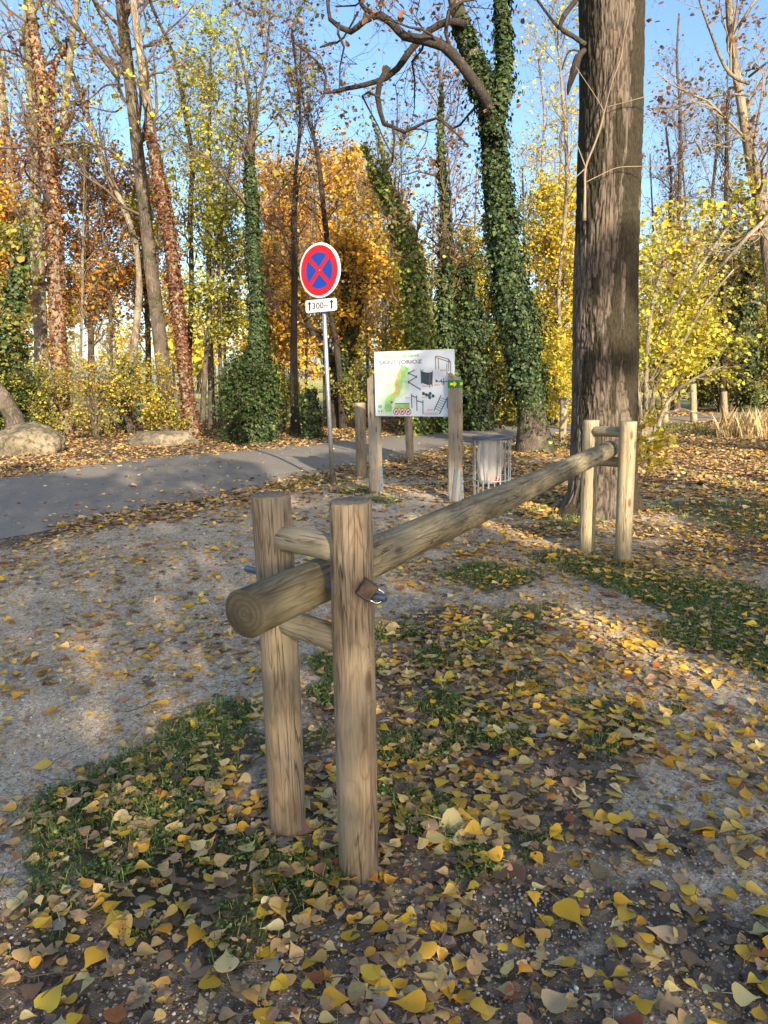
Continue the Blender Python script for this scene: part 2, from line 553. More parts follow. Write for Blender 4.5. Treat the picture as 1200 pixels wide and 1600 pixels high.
M['white'] = plain('sign_white', (0.72, 0.73, 0.72), 0.45, 0, 0.06, 6)
M['red'] = plain('sign_red', (0.42, 0.012, 0.018), 0.4, 0, 0.08, 4)
M['blue'] = plain('sign_blue', (0.010, 0.045, 0.30), 0.4, 0, 0.08, 4)
M['black'] = plain('sign_black', (0.012, 0.012, 0.015), 0.5, 0, 0.1, 20)
M['board'] = plain('board_white', (0.60, 0.66, 0.72), 0.35, 0, 0.05, 3)
M['mapgreen'] = plain('map_green', (0.26, 0.50, 0.17), 0.5, 0, 0.25, 12)
M['mappale'] = plain('map_pale_green', (0.46, 0.62, 0.45), 0.5, 0, 0.12, 9)
M['maptan'] = plain('map_tan', (0.48, 0.36, 0.13), 0.5, 0, 0.25, 30)
M['greendark'] = plain('marker_green', (0.015, 0.16, 0.05), 0.5, 0, 0.15, 20)
M['lime'] = plain('title_green', (0.24, 0.42, 0.05), 0.5, 0, 0.1, 20)
M['silver'] = plain('title_silver', (0.22, 0.225, 0.235), 0.5, 0, 0.2, 40)
M['shadowgrey'] = plain('title_grey', (0.16, 0.16, 0.17), 0.5, 0, 0.1, 20)
M['slate'] = plain('pictogram_slate', (0.05, 0.07, 0.09), 0.5, 0, 0.3, 40)
M['picbrown'] = plain('pictogram_brown', (0.16, 0.11, 0.07), 0.5, 0, 0.3, 40)
M['orange'] = plain('caption_orange', (0.72, 0.30, 0.14), 0.5, 0, 0.2, 60)
M['yellow'] = plain('arrow_yellow', (0.75, 0.62, 0.02), 0.5, 0, 0.1, 20)
M['logoblue'] = plain('logo_blue', (0.05, 0.22, 0.45), 0.5, 0, 0.1, 20)
M['darkred'] = plain('ring_red', (0.40, 0.02, 0.04), 0.5, 0, 0.1, 20)
M['plug'] = wood('end_plug', (0.37, 0.27, 0.14), (0.22, 0.15, 0.08), foot=False, knots=0.0, green_amt=0.1)
M['bark'] = bark('brown_bark', (0.17, 0.135, 0.10), (0.045, 0.035, 0.028), 12, 0.25, moss=(0.045, 0.055, 0.02), moss_amt=0.3)
M['palebark'] = bark('pale_bark', (0.33, 0.28, 0.20), (0.11, 0.085, 0.06), 10, 0.35, moss=(0.10, 0.09, 0.05), moss_amt=0.2)
M['darkbark'] = bark('dark_bark', (0.07, 0.055, 0.042), (0.02, 0.016, 0.013), 16, 0.3)
M['twig'] = plain('twig_bark', (0.12, 0.085, 0.06), 0.9, 0, 0.3, 3)
M['paletwig'] = plain('pale_twig_bark', (0.26, 0.20, 0.13), 0.9, 0, 0.3, 3)
M['darktwig'] = plain('dark_twig_bark', (0.045, 0.033, 0.026), 0.9, 0, 0.3, 3)
M['leaf'] = leafmat('leaf', 0.38, spots=False)
M['fallen'] = leafmat('fallen_leaf', 0.12, spots=True, rough=0.6)
M['ivy'] = leafmat('ivy_leaf', 0.15, spots=False, rough=0.5)
M['grass'] = leafmat('grass_blade', 0.3, spots=False, rough=0.5)

def big_bark():
    m, nt, b = nodes('furrowed_bark')
    n = N_(nt)
    v = n.coord()
    att = n.new('ShaderNodeAttribute', attribute_name='tint')
    rel_ = n.new('ShaderNodeSeparateColor'); n.put(rel_.inputs[0], att.outputs['Color'])
    ridge = rel_.outputs[0]; moss = rel_.outputs[1]
    f = n.noise(n.scale(v, 60, 60, 22), 1.0, 5, 0.7)
    g = n.noise(v, 3.0, 5, 0.65)
    c = n.mix(n.mapr(ridge, 0.15, 0.85), (0.020, 0.015, 0.011), (0.150, 0.115, 0.080))
    c = n.mix(n.mapr(f, 0.35, 0.7, 0.0, 0.6), c, (0.13, 0.10, 0.08))
    c = n.mix(n.math('MULTIPLY', n.mapr(g, 0.45, 0.65, 0.0, 0.55), ridge), c, (0.20, 0.168, 0.125))
    mo = n.math('ADD', moss, n.math('MULTIPLY', n.math('SUBTRACT', n.noise(v, 6.0, 7, 0.8), 0.5), 1.9))
    mossc = n.mix(n.mapr(f, 0.30, 0.75), (0.007, 0.006, 0.004), (0.060, 0.050, 0.026))
    c = n.mix(n.mapr(mo, 0.45, 0.60, 0.0, 0.93), c, mossc)
    nt.links.new(c, b.inputs['Base Color'])
    b.inputs['Roughness'].default_value = 0.92
    nt.links.new(n.bump(f, 0.9, 0.01), b.inputs['Normal'])
    return m
M['bigbark'] = big_bark()

def rockmat():
    m, nt, b = nodes('limestone')
    n = N_(nt)
    v = n.coord()
    a = n.noise(v, 2.4, 6, 0.7)
    c = n.mix(n.mapr(a, 0.35, 0.65), (0.12, 0.095, 0.065), (0.30, 0.245, 0.165))
    d = n.noise(v, 9, 5, 0.7)
    c = n.mix(n.mapr(d, 0.46, 0.60, 0, 0.85), c, (0.05, 0.052, 0.025))
    cr = n.voro(n.scale(v, 1, 1, 2.2), 2.2, 'DISTANCE_TO_EDGE')
    nt.links.new(c, b.inputs['Base Color'])
    b.inputs['Roughness'].default_value = 0.9
    nt.links.new(n.bump(n.math('ADD', a, n.math('MULTIPLY', d, 0.5)), 0.9, 0.06), b.inputs['Normal'])
    return m
M['rock'] = rockmat()

def groundmat():
    m, nt, b = nodes('ground')
    n = N_(nt)
    v = n.coord()
    att = n.new('ShaderNodeAttribute', attribute_name='tint')
    s = n.new('ShaderNodeSeparateColor'); n.put(s.inputs[0], att.outputs['Color'])
    soil, grass, mead = s.outputs
    n1 = n.noise(v, 3.0, 6, 0.65)
    n2 = n.noise(v, 28, 5, 0.7)
    n3 = n.noise(v, 160, 3, 0.7)
    vc = n.new('ShaderNodeTexVoronoi'); n.put(vc.inputs['Vector'], v); vc.inputs['Scale'].default_value = 190
    vg = n.new('ShaderNodeSeparateColor'); n.put(vg.inputs[0], vc.outputs['Color'])
    grav = n.mix(n.mapr(vg.outputs[0], 0.1, 0.95), (0.25, 0.19, 0.125), (0.80, 0.64, 0.44))
    grav = n.mix(n.mapr(n2, 0.35, 0.7, 0.15, 0.55), grav, (0.40, 0.315, 0.215))
    grav = n.mix(n.mapr(n1, 0.45, 0.7, 0.0, 0.35), grav, (0.48, 0.39, 0.28))
    v3 = n.new('ShaderNodeTexVoronoi'); n.put(v3.inputs['Vector'], v); v3.inputs['Scale'].default_value = 62
    v3s = n.new('ShaderNodeSeparateColor'); n.put(v3s.inputs[0], v3.outputs['Color'])
    grav = n.mix(n.mapr(v3s.outputs[0], 0.70, 1.0, 0.0, 0.65), grav, (0.15, 0.105, 0.07))
    grav = n.mix(n.mapr(v3s.outputs[1], 0.75, 1.0, 0.0, 0.5), grav, (0.85, 0.74, 0.57))
    # dark brown soil with rotten leaf crumbs
    v2 = n.new('ShaderNodeTexVoronoi'); n.put(v2.inputs['Vector'], v); v2.inputs['Scale'].default_value = 34
    v2s = n.new('ShaderNodeSeparateColor'); n.put(v2s.inputs[0], v2.outputs['Color'])
    so_ = n.mix(n.mapr(v2s.outputs[0], 0.2, 0.95), (0.06, 0.043, 0.028), (0.21, 0.15, 0.095))
    so_ = n.mix(n.mapr(n3, 0.5, 0.75, 0.0, 0.6), so_, (0.20, 0.165, 0.13))
    mS = n.math('ADD', soil, n.math('MULTIPLY', n.math('SUBTRACT', n2, 0.5), 0.9))
    mS = n.math('ADD', mS, n.math('MULTIPLY', n.math('SUBTRACT', n1, 0.5), 1.6))
    c = n.mix(n.mapr(mS, 0.30, 0.85), grav, so_)
    gr = n.mix(n.mapr(n3, 0.35, 0.7), (0.030, 0.030, 0.014), (0.07, 0.085, 0.03))
    mG = n.math('ADD', grass, n.math('MULTIPLY', n.math('SUBTRACT', n2, 0.5), 0.8))
    c = n.mix(n.mapr(mG, 0.42, 0.62, 0.0, 0.8), c, gr)
    md = n.mix(n.mapr(n.noise(v, 0.35, 5, 0.7), 0.4, 0.65), (0.30, 0.29, 0.09), (0.52, 0.45, 0.17))
    c = n.mix(mead, c, md)
    nt.links.new(c, b.inputs['Base Color'])
    b.inputs['Roughness'].default_value = 0.95
    h = n.math('ADD', n.math('MULTIPLY', n.math('SUBTRACT', 1.0, vc.outputs['Distance']), 0.5), n.math('MULTIPLY', n2, 1.5))
    nt.links.new(n.bump(h, 0.9, 0.006), b.inputs['Normal'])
    return m
M['ground'] = groundmat()

def roadmat():
    m, nt, b = nodes('asphalt')
    n = N_(nt)
    v = n.coord()
    s = n.voro(v, 150, out=1)
    sp = n.new('ShaderNodeSeparateColor'); n.put(sp.inputs[0], s)
    c = n.mix(n.mapr(sp.outputs[0], 0.3, 1.0), (0.16, 0.14, 0.115), (0.33, 0.295, 0.24))
    a = n.noise(v, 0.5, 5, 0.6)
    c = n.mix(n.mapr(a, 0.35, 0.7, 0.0, 0.6), c, (0.26, 0.235, 0.195))
    d = n.noise(n.scale(v, 1, 1, 1), 6, 6, 0.75)
    c = n.mix(n.mapr(d, 0.55, 0.8, 0.0, 0.5), c, (0.085, 0.075, 0.065))
    nt.links.new(c, b.inputs['Base Color'])
    b.inputs['Roughness'].default_value = 0.85
    nt.links.new(n.bump(sp.outputs[0], 0.4, 0.004), b.inputs['Normal'])
    return m
M['road'] = roadmat()

# ------------------------------------------------------------------ the ground: one sheet to the horizon
NEAR_EDGE = np.array([(-26, -9), (-12, -0.6), (-6.5, 4.6), (-3.8, 6.9), (-3.2, 8.0), (-2.1, 9.28), (-0.63, 11.9), (0.0, 12.4), (0.9, 13.75), (1.86, 14.9), (3.6, 16.6), (5.6, 18.4), (7.9, 19.7), (11.1, 20.7), (18, 22.0), (60, 26)], float)
FAR_EDGE = np.array([(-30, -4), (-16, 4.2), (-9.5, 8.6), (-6.1, 11.3), (-5.4, 12.9), (-4.2, 14.1), (-2.67, 15.0), (0.0, 17.4), (1.73, 19.0), (2.45, 19.7), (4.2, 20.9), (6.4, 21.8), (9.2, 22.6), (12.5, 24.2), (18.5, 25.8), (60, 30)], float)

def dist_poly(x, y, P_):
    best = np.full(x.shape, 1e9)
    for a, b in zip(P_[:-1], P_[1:]):
        d = b - a
        t = np.clip(((x - a[0]) * d[0] + (y - a[1]) * d[1]) / (d @ d), 0, 1)
        best = np.minimum(best, np.hypot(x - a[0] - t * d[0], y - a[1] - t * d[1]))
    return best

def inside_poly(x, y, P_):
    c = np.zeros(x.shape, bool)
    j = len(P_) - 1
    for i in range(len(P_)):
        xi, yi = P_[i]; xj, yj = P_[j]
        t = ((yi > y) != (yj > y)) & (x < (xj - xi) * (y - yi) / (yj - yi + 1e-12) + xi)
        c ^= t
        j = i
    return c

ROADPOLY = np.concatenate([NEAR_EDGE, FAR_EDGE[::-1]])

def road_sd(x, y):                  # signed distance, negative on the road
    d = np.minimum(dist_poly(x, y, NEAR_EDGE), dist_poly(x, y, FAR_EDGE))
    return np.where(inside_poly(x, y, ROADPOLY), -d, d)

def blobs(x, y, lst):
    o = np.zeros(x.shape)
    for (u, v, r) in lst:
        c = G(u, v)
        rr = np.hypot((x - c[0]), (y - c[1])) / r
        o = np.maximum(o, 1 - smooth(0.25, 1.35, rr))
    return o

GRASS_SPOTS = [(330, 1140, .22), (250, 1200, .30), (150, 1280, .26), (300, 1240, .30), (370, 1180, .2), (100, 1330, .18), (230, 1350, .24), (340, 1330, .24), (440, 1390, .2), (390, 1440, .16),
               (250, 1440, .12), (60, 1390, .12), (120, 1440, .10), (500, 1090, .18), (540, 1040, .22), (500, 1170, .16), (640, 1270, .14), (620, 990, .22), (720, 1030, .26), (790, 990, .30), (840, 960, .28), (700, 1100, .22),
               (760, 1150, .2), (680, 1180, .15), (800, 1060, .18), (940, 1110, .16), (930, 1150, .12), (900, 1090, .14), (1050, 1100, .07), (770, 905, .4), (880, 870, .3), (940, 880, .4), (1010, 900, .5), (1090, 935, .55),
               (1180, 960, .6), (1260, 1000, .7), (1100, 990, .3), (850, 800, .5), (890, 815, .3), (1130, 800, .8), (1230, 815, .9), (500, 752, .5), (450, 765, .35), (560, 770, .4), (600, 782, .3), (640, 708, .6), (690, 705, .7), (760, 700, .8),
               (880, 700, .8), (1180, 760, .5), (600, 1250, .1), (690, 1290, .12), (740, 1350, .1), (830, 1330, .1), (1050, 670, 1.6), (1150, 675, 1.5), (980, 690, .9)]
SOIL_SPOTS = [(560, 1260, .5), (650, 1160, .45), (700, 1250, .4), (480, 1330, .5), (300, 1400, .45), (520, 1480, .45), (300, 1500, .4), (650, 1450, .45), (820, 1560, .35), (100, 1560, .35), (250, 1250, .5), (550, 1100, .4), (640, 1050, .35), (720, 1100, .45), (850, 1180, .4), (700, 980, .5),
              (760, 720, 1.0), (830, 740, 1.0), (680, 735, .9), (760, 760, .8), (860, 765, .6), (1100, 740, 2.0), (1200, 720, 2.0), (1050, 700, 2.0), (1150, 680, 2.5), (640, 740, .6), (1000, 830, .5), (1120, 850, .8), (1220, 860, .9), (860, 830, .5),
              (500, 1560, .4), (1000, 1500, .2), (1150, 1540, .3), (60, 1480, .3), (900, 1290, .3), (1050, 1320, .2), (850, 1420, .25), (980, 1440, .2)]

def zones(x, y):
    sd = road_sd(x, y)
    q = xy3(x, y)
    wx = 0.34 * (fbm(q * 2.6, 301, 4) - 0.5) + 0.10 * (fbm(q * 14, 303, 2) - 0.5)
    wy = 0.34 * (fbm(q * 2.6, 305, 4) - 0.5) + 0.10 * (fbm(q * 14, 307, 2) - 0.5)
    grass = blobs(x + wx, y + wy, GRASS_SPOTS)
    soil = blobs(x + wx, y + wy, SOIL_SPOTS)
    verge = np.exp(-((sd - 0.30) / 0.42) ** 2) * (sd > -0.2)
    far = inside_poly(x, y, np.concatenate([FAR_EDGE, [(60, 400), (-400, 400), (-400, -4)]]))
    soil = np.maximum(soil, verge * 0.85)
    soil = np.where(far & (sd > 0.1), 1.0, soil)
    soil = np.maximum(soil, 0.9 * smooth(15, 17, y) * (x > 1.5) * (~far))
    behind = smooth(1.4, 0.6, y)
    soil = np.maximum(soil, behind * 0.6)
    meadow = smooth(24.5, 27.5, y + 1.2 * np.sin(x * 0.5)) * far
    soil = np.maximum(soil, smooth(6, 10, np.abs(x)) * 0.7)
    soil = np.where(y > 200, 0, soil)
    return soil, grass * (1 - meadow), meadow, sd

def hgt(x, y):
    p = xy3(x, y)
    h = (fbm(p * 1.1, 3, 3) - 0.5) * 0.05 + (fbm(p * 7, 9, 3) - 0.5) * 0.018
    sd = road_sd(x, y)
    h = h * smooth(0.0, 0.8, sd)
    h = h + 0.0 * x
    return h

def line(lo, hi, fine_lo, fine_hi, step, grow=1.22):
    a = list(np.arange(fine_lo, fine_hi + 1e-6, step))
    s, p = step, a[-1]
    while p < hi:
        s *= grow; p += s; a.append(min(p, hi))
    s, p = step, a[0]
    while p > lo:
        s *= grow; p -= s; a.insert(0, max(p, lo))
    return np.array(a)

gx = line(-900, 900, -4.5, 5.0, 0.04)
gy = line(-60, 1500, 0.8, 9.5, 0.04, 1.12)
X, Y = np.meshgrid(gx, gy)
x, y = X.ravel(), Y.ravel()
so_, gr_, me_, sdr = zones(x, y)
z = hgt(x, y)
z = np.where(sdr < 0.02, -0.006, z)
z = np.where((sdr >= 0.02) & (sdr < 0.9), np.maximum(z, -0.004), z)
nx, ny = len(gx), len(gy)
i = (np.arange(ny - 1)[:, None] * nx + np.arange(nx - 1)[None]).ravel()
g = Geo().add(np.stack([x, y, z], -1), f4=np.stack([i, i + 1, i + 1 + nx, i + nx], -1), c=np.stack([so_, gr_, me_], -1))
ground = tag(g.build('ground', M['ground'], color=True), 'gravel path and leaf strewn earth of the park', kind='structure')

# road: a slightly cambered asphalt sheet with ragged edges
def road():
    g = Geo()
    NE = resample(np.c_[NEAR_EDGE, np.zeros(len(NEAR_EDGE))], 0.25)
    FE = resample(np.c_[FAR_EDGE, np.zeros(len(FAR_EDGE))], 0.25)
    k = 900
    ta = np.linspace(0, len(NE) - 1, k); tb = np.linspace(0, len(FE) - 1, k)
    A = np.stack([np.interp(ta, np.arange(len(NE)), NE[:, q]) for q in (0, 1)], -1)
    B = np.stack([np.interp(tb, np.arange(len(FE)), FE[:, q]) for q in (0, 1)], -1)
    w = unit(B - A)
    A = A - w * (0.10 + 0.14 * (fbm(xy3(A[:, 0] * 2.2, A[:, 1] * 2.2), 21, 4) - 0.5))[:, None]
    B = B + w * (0.10 + 0.14 * (fbm(xy3(B[:, 0] * 2.2, B[:, 1] * 2.2), 22, 4) - 0.5))[:, None]
    cs = 9
    t = np.linspace(0, 1, cs)
    P_ = A[:, None] * (1 - t)[None, :, None] + B[:, None] * t[None, :, None]
    zz = 0.006 + 0.05 * (1 - (2 * t - 1) ** 2)
    P3 = np.concatenate([P_, np.broadcast_to(zz[None, :, None], (k, cs, 1))], -1)
    i = (np.arange(k - 1)[:, None] * cs + np.arange(cs - 1)[None]).ravel()
    g.add(P3.reshape(-1, 3), f4=np.stack([i, i + cs, i + cs + 1, i + 1], -1))
    o = g.build('road', M['road'])
    return tag(o, 'grey asphalt lane curving away between the trees', kind='structure')
road()

# ------------------------------------------------------------------ fallen leaves
LEAFCOL = dict(
    yellow=[(0.70, 0.40, 0.03), (0.72, 0.45, 0.05), (0.62, 0.31, 0.03), (0.68, 0.43, 0.10)],
    pale=[(0.66, 0.46, 0.17), (0.60, 0.41, 0.15), (0.54, 0.36, 0.16), (0.68, 0.51, 0.23)],
    brown=[(0.19, 0.12, 0.07), (0.26, 0.165, 0.09), (0.13, 0.085, 0.055), (0.32, 0.21, 0.12)],
    grey=[(0.19, 0.165, 0.14), (0.30, 0.27, 0.22), (0.12, 0.10, 0.085)],
    tan=[(0.48, 0.31, 0.15), (0.40, 0.26, 0.13), (0.52, 0.35, 0.17)],
    rust=[(0.30, 0.10, 0.035), (0.36, 0.15, 0.04)])
KINDS = list(LEAFCOL)

def leafcolors(N, w):               # w: (N,6) weights for yellow, pale, brown, grey, tan, rust
    w = w / w.sum(1, keepdims=True)
    r = RNG.random((N, 1))
    k = (np.cumsum(w, 1) < r).sum(1).clip(0, 5)
    out = np.zeros((N, 3))
    for i, nm in enumerate(KINDS):
        m_ = k == i
        out[m_] = palette(LEAFCOL[nm], m_.sum(), 0.16)
    return out, k

def leaf_density(x, y):
    """leaves per square metre"""
    so, gr, me, sd = zones(x, y)
    n = fbm(xy3(x * 1.3, y * 1.3), 40, 3)
    n2 = fbm(xy3(x * 5, y * 5), 44, 2)
    right = smooth(-0.6, 0.35, x - 0.12 * y + 0.25)
    d = 150 + 400 * right * (0.6 + 0.4 * smooth(4.6, 2.0, y))
    d = d + 190 * so + 10 * gr
    d = d * (0.45 + 1.1 * smooth(0.3, 0.7, n)) * (0.5 + n2)
    d = np.where(sd < 0, 9 + 110 * np.exp(-(-sd / 0.35)), d)
    d = d + 320 * np.exp(-((sd - 0.35) / 0.4) ** 2) * (sd > 0)
    return d

def place(N0, x0, x1, y0, y1, cap):
    x = RNG.uniform(x0, x1, N0); y = RNG.uniform(y0, y1, N0)
    d = leaf_density(x, y)
    keep = RNG.random(N0) < d / cap
    return x[keep], y[keep]

def leaf_batch(x, y, near=True, size=0.0445):
    N = len(x)
    so, gr, me, sd = zones(x, y)
    right = smooth(-0.6, 0.35, x - 0.12 * y + 0.25)
    w = np.zeros((N, 6))
    nearf = smooth(9, 5.5, y)
    w[:, 0] = (0.36 + 0.24 * right) * (0.3 + 0.7 * nearf)
    w[:, 1] = 0.34
    w[:, 2] = 0.22 + 0.28 * so
    w[:, 3] = 0.04
    w[:, 4] = 0.20 + 0.30 * (1 - nearf)
    w[:, 5] = 0.04
    col, k = leafcolors(N, w)
    top = RNG.random(N)
    z = hgt(x, y) + np.where(sd < 0, 0.006 + 0.05 * np.clip(-sd / 2.5, 0, 1), 0) + 0.004 + 0.014 * top + gr * 0.025 * RNG.random(N)
    # the darker, older leaves lie lower
    z = np.where((k == 2) | (k == 3), z - 0.006 * top, z)
    tilt = RNG.normal(0, 0.14, (N, 2)) * np.where(RNG.random(N) < 0.15, 2.6, 1)[:, None]
    nrm = np.concatenate([tilt, np.ones((N, 1))], 1)
    s = size * np.exp(RNG.normal(-0.03, 0.26, N)) * np.where(k == 2, 0.95, 1)
    return np.stack([x, y, z], -1), nrm, s, col, k

# near zone
x, y = place(int(8.2 * 6.3 * 1200), -3.4, 4.8, 1.0, 7.3, 1200)
pos, nrm, s, col, k = leaf_batch(x, y)
u, v = pix(pos)
vis = (u > -20) & (u < 1220) & (v > 0) & (v < 1625)
dd = np.hypot(np.hypot(pos[:, 0], pos[:, 1]), EYE)
score = np.where(vis, s * (0.6 + 0.4 * (k < 2)) / dd, 0)
order = np.argsort(-score)
single = np.zeros(len(x), bool); single[order[:300]] = True
big = Geo()
rest = ~single
lob = rest & (RNG.random(len(x)) < 0.06) & (k >= 2)
pop = rest & ~lob
scatter_leaves(big, pos[pop], nrm[pop], s[pop], col[pop], 'poplar', 0.20, stalk=True, aspect=RNG.uniform(0.66, 1.0, pop.sum()))
scatter_leaves(big, pos[lob], nrm[lob], s[lob] * 1.25, col[lob], 'lobed', 0.15, stalk=True)
# crumbs and torn bits of leaf between them
x, y = place(80000, -3.8, 4.0, 1.0, 7.0, 600)
p_, n_, s_, c_, k_ = leaf_batch(x, y, True, 0.017)
c_ = c_ * 0.55 + palette(LEAFCOL['brown'] + LEAFCOL['tan'], len(x), 0.25) * 0.45
p_[:, 2] -= 0.006
scatter_leaves(big, p_, n_, s_ * RNG.uniform(0.5, 1.5, len(s_)), c_, 'simple', 0.5, aspect=RNG.uniform(0.4, 1.1, len(x)))
# middle and far zones
for (x0, x1, y0, y1, cap, kind, size) in ((-8, 9, 7.3, 14, 700, 'simple', 0.07), (-14, 16, 14, 26, 330, 'simple', 0.085)):
    area = (x1 - x0) * (y1 - y0)
    x, y = place(int(area * cap * (1 if y0 < 10 else 0.6)), x0, x1, y0, y1, cap)
    p_, n_, s_, c_, k_ = leaf_batch(x, y, False, size)
    scatter_leaves(big, p_, n_, s_, c_, kind, 0.3)
tag(big.build('fallen_leaves', M['fallen'], ground, color=True), kind='stuff')
# the 300 largest-looking leaves, each an object; meshes shared between alike leaves
variants = []
for q in range(48):
    g = Geo()
    kind_i = [0, 0, 1, 1, 1, 0, 2, 3, 4, 0, 1, 5][q % 12]
    scatter_leaves(g, np.zeros((1, 3)), np.array([[0, 0, 1.0]]), np.array([1.0]), palette(LEAFCOL[KINDS[kind_i]], 1, 0.12),
                   'lobed' if q % 16 == 11 else 'poplar', 0.22, stalk=True, spin=np.zeros(1), aspect=RNG.uniform(0.7, 1.02, 1))
    variants.append((kind_i, g.mesh('leaf', M['fallen'], True, True)))
for i in order[:300]:
    cand = [m for kk, m in variants if kk == k[i]]
    o = bpy.data.objects.new('leaf', random.choice(cand))
    COL.objects.link(o)
    o.parent = ground
    o.location = pos[i]
    o.rotation_euler = Vector(nrm[i]).to_track_quat('Z', 'Y').to_euler()
    o.rotation_euler.rotate_axis('Z', random.uniform(0, 6.28))
    o.scale = (s[i],) * 3

# gravel: loose pebbles, thick at the near edge, grit on the path
def pebbles():
    t = (1 + 5 ** 0.5) / 2
    V = unit(np.array([(-1, t, 0), (1, t, 0), (-1, -t, 0), (1, -t, 0), (0, -1, t), (0, 1, t), (0, -1, -t), (0, 1, -t), (t, 0, -1), (t, 0, 1), (-t, 0, -1), (-t, 0, 1)], float))
    T = np.array([(0, 11, 5), (0, 5, 1), (0, 1, 7), (0, 7, 10), (0, 10, 11), (1, 5, 9), (5, 11, 4), (11, 10, 2), (10, 7, 6), (7, 1, 8), (3, 9, 4), (3, 4, 2), (3, 2, 6), (3, 6, 8), (3, 8, 9), (4, 9, 5), (2, 4, 11), (6, 2, 10), (8, 6, 7), (9, 8, 1)])
    g = Geo()
    for (N, x0, x1, y0, y1, r0, r1, th) in ((8000, -1.3, 1.5, 1.1, 2.1, 0.002, 0.0075, 0.46), (26000, -2.8, 3.0, 1.2, 5.0, 0.002, 0.006, 0.30), (260, -2.5, 2.6, 1.2, 5.5, 0.007, 0.014, 0.2)):
        x = RNG.uniform(x0, x1, N); y = RNG.uniform(y0, y1, N)
        kp = fbm(xy3(x * 2.4, y * 2.4), 61, 3) > th
        x, y = x[kp], y[kp]; N = len(x)
        so, gr, me, sd = zones(x, y)
        kp = (gr < 0.5) & (sd > 0.1)
        x, y = x[kp], y[kp]; N = len(x)
        r = r0 + (r1 - r0) * RNG.random(N) ** 2.2
        c = palette([(0.30, 0.27, 0.22), (0.40, 0.36, 0.30), (0.20, 0.17, 0.14), (0.50, 0.46, 0.39), (0.27, 0.20, 0.15)], N, 0.25)
        sc_ = RNG.uniform(0.6, 1.2, (N, 1, 3)) * np.array([1, 1, 0.65])
        jit = 1 + RNG.normal(0, 0.14, (N, 12, 1))
        P_ = V[None] * jit * sc_ * r[:, None, None]
        a = RNG.uniform(0, 6.28, N); ca, sa = np.cos(a)[:, None], np.sin(a)[:, None]
        P_ = np.stack([P_[..., 0] * ca - P_[..., 1] * sa, P_[..., 0] * sa + P_[..., 1] * ca, P_[..., 2]], -1)
        P_ = P_ + np.stack([x, y, hgt(x, y) + r * 0.25], -1)[:, None]
        f = T[None] + (np.arange(N) * 12)[:, None, None]
        g.add(P_.reshape(-1, 3), f3=f.reshape(-1, 3), c=np.repeat(c, 12, 0))
    m = leafmat('pebble', 0.0, spots=True, rough=0.8)
    tag(g.build('gravel', m, None, color=True, smooth_shade=True), 'loose pale pebbles and grit on the path', 'gravel', kind='stuff')
pebbles()

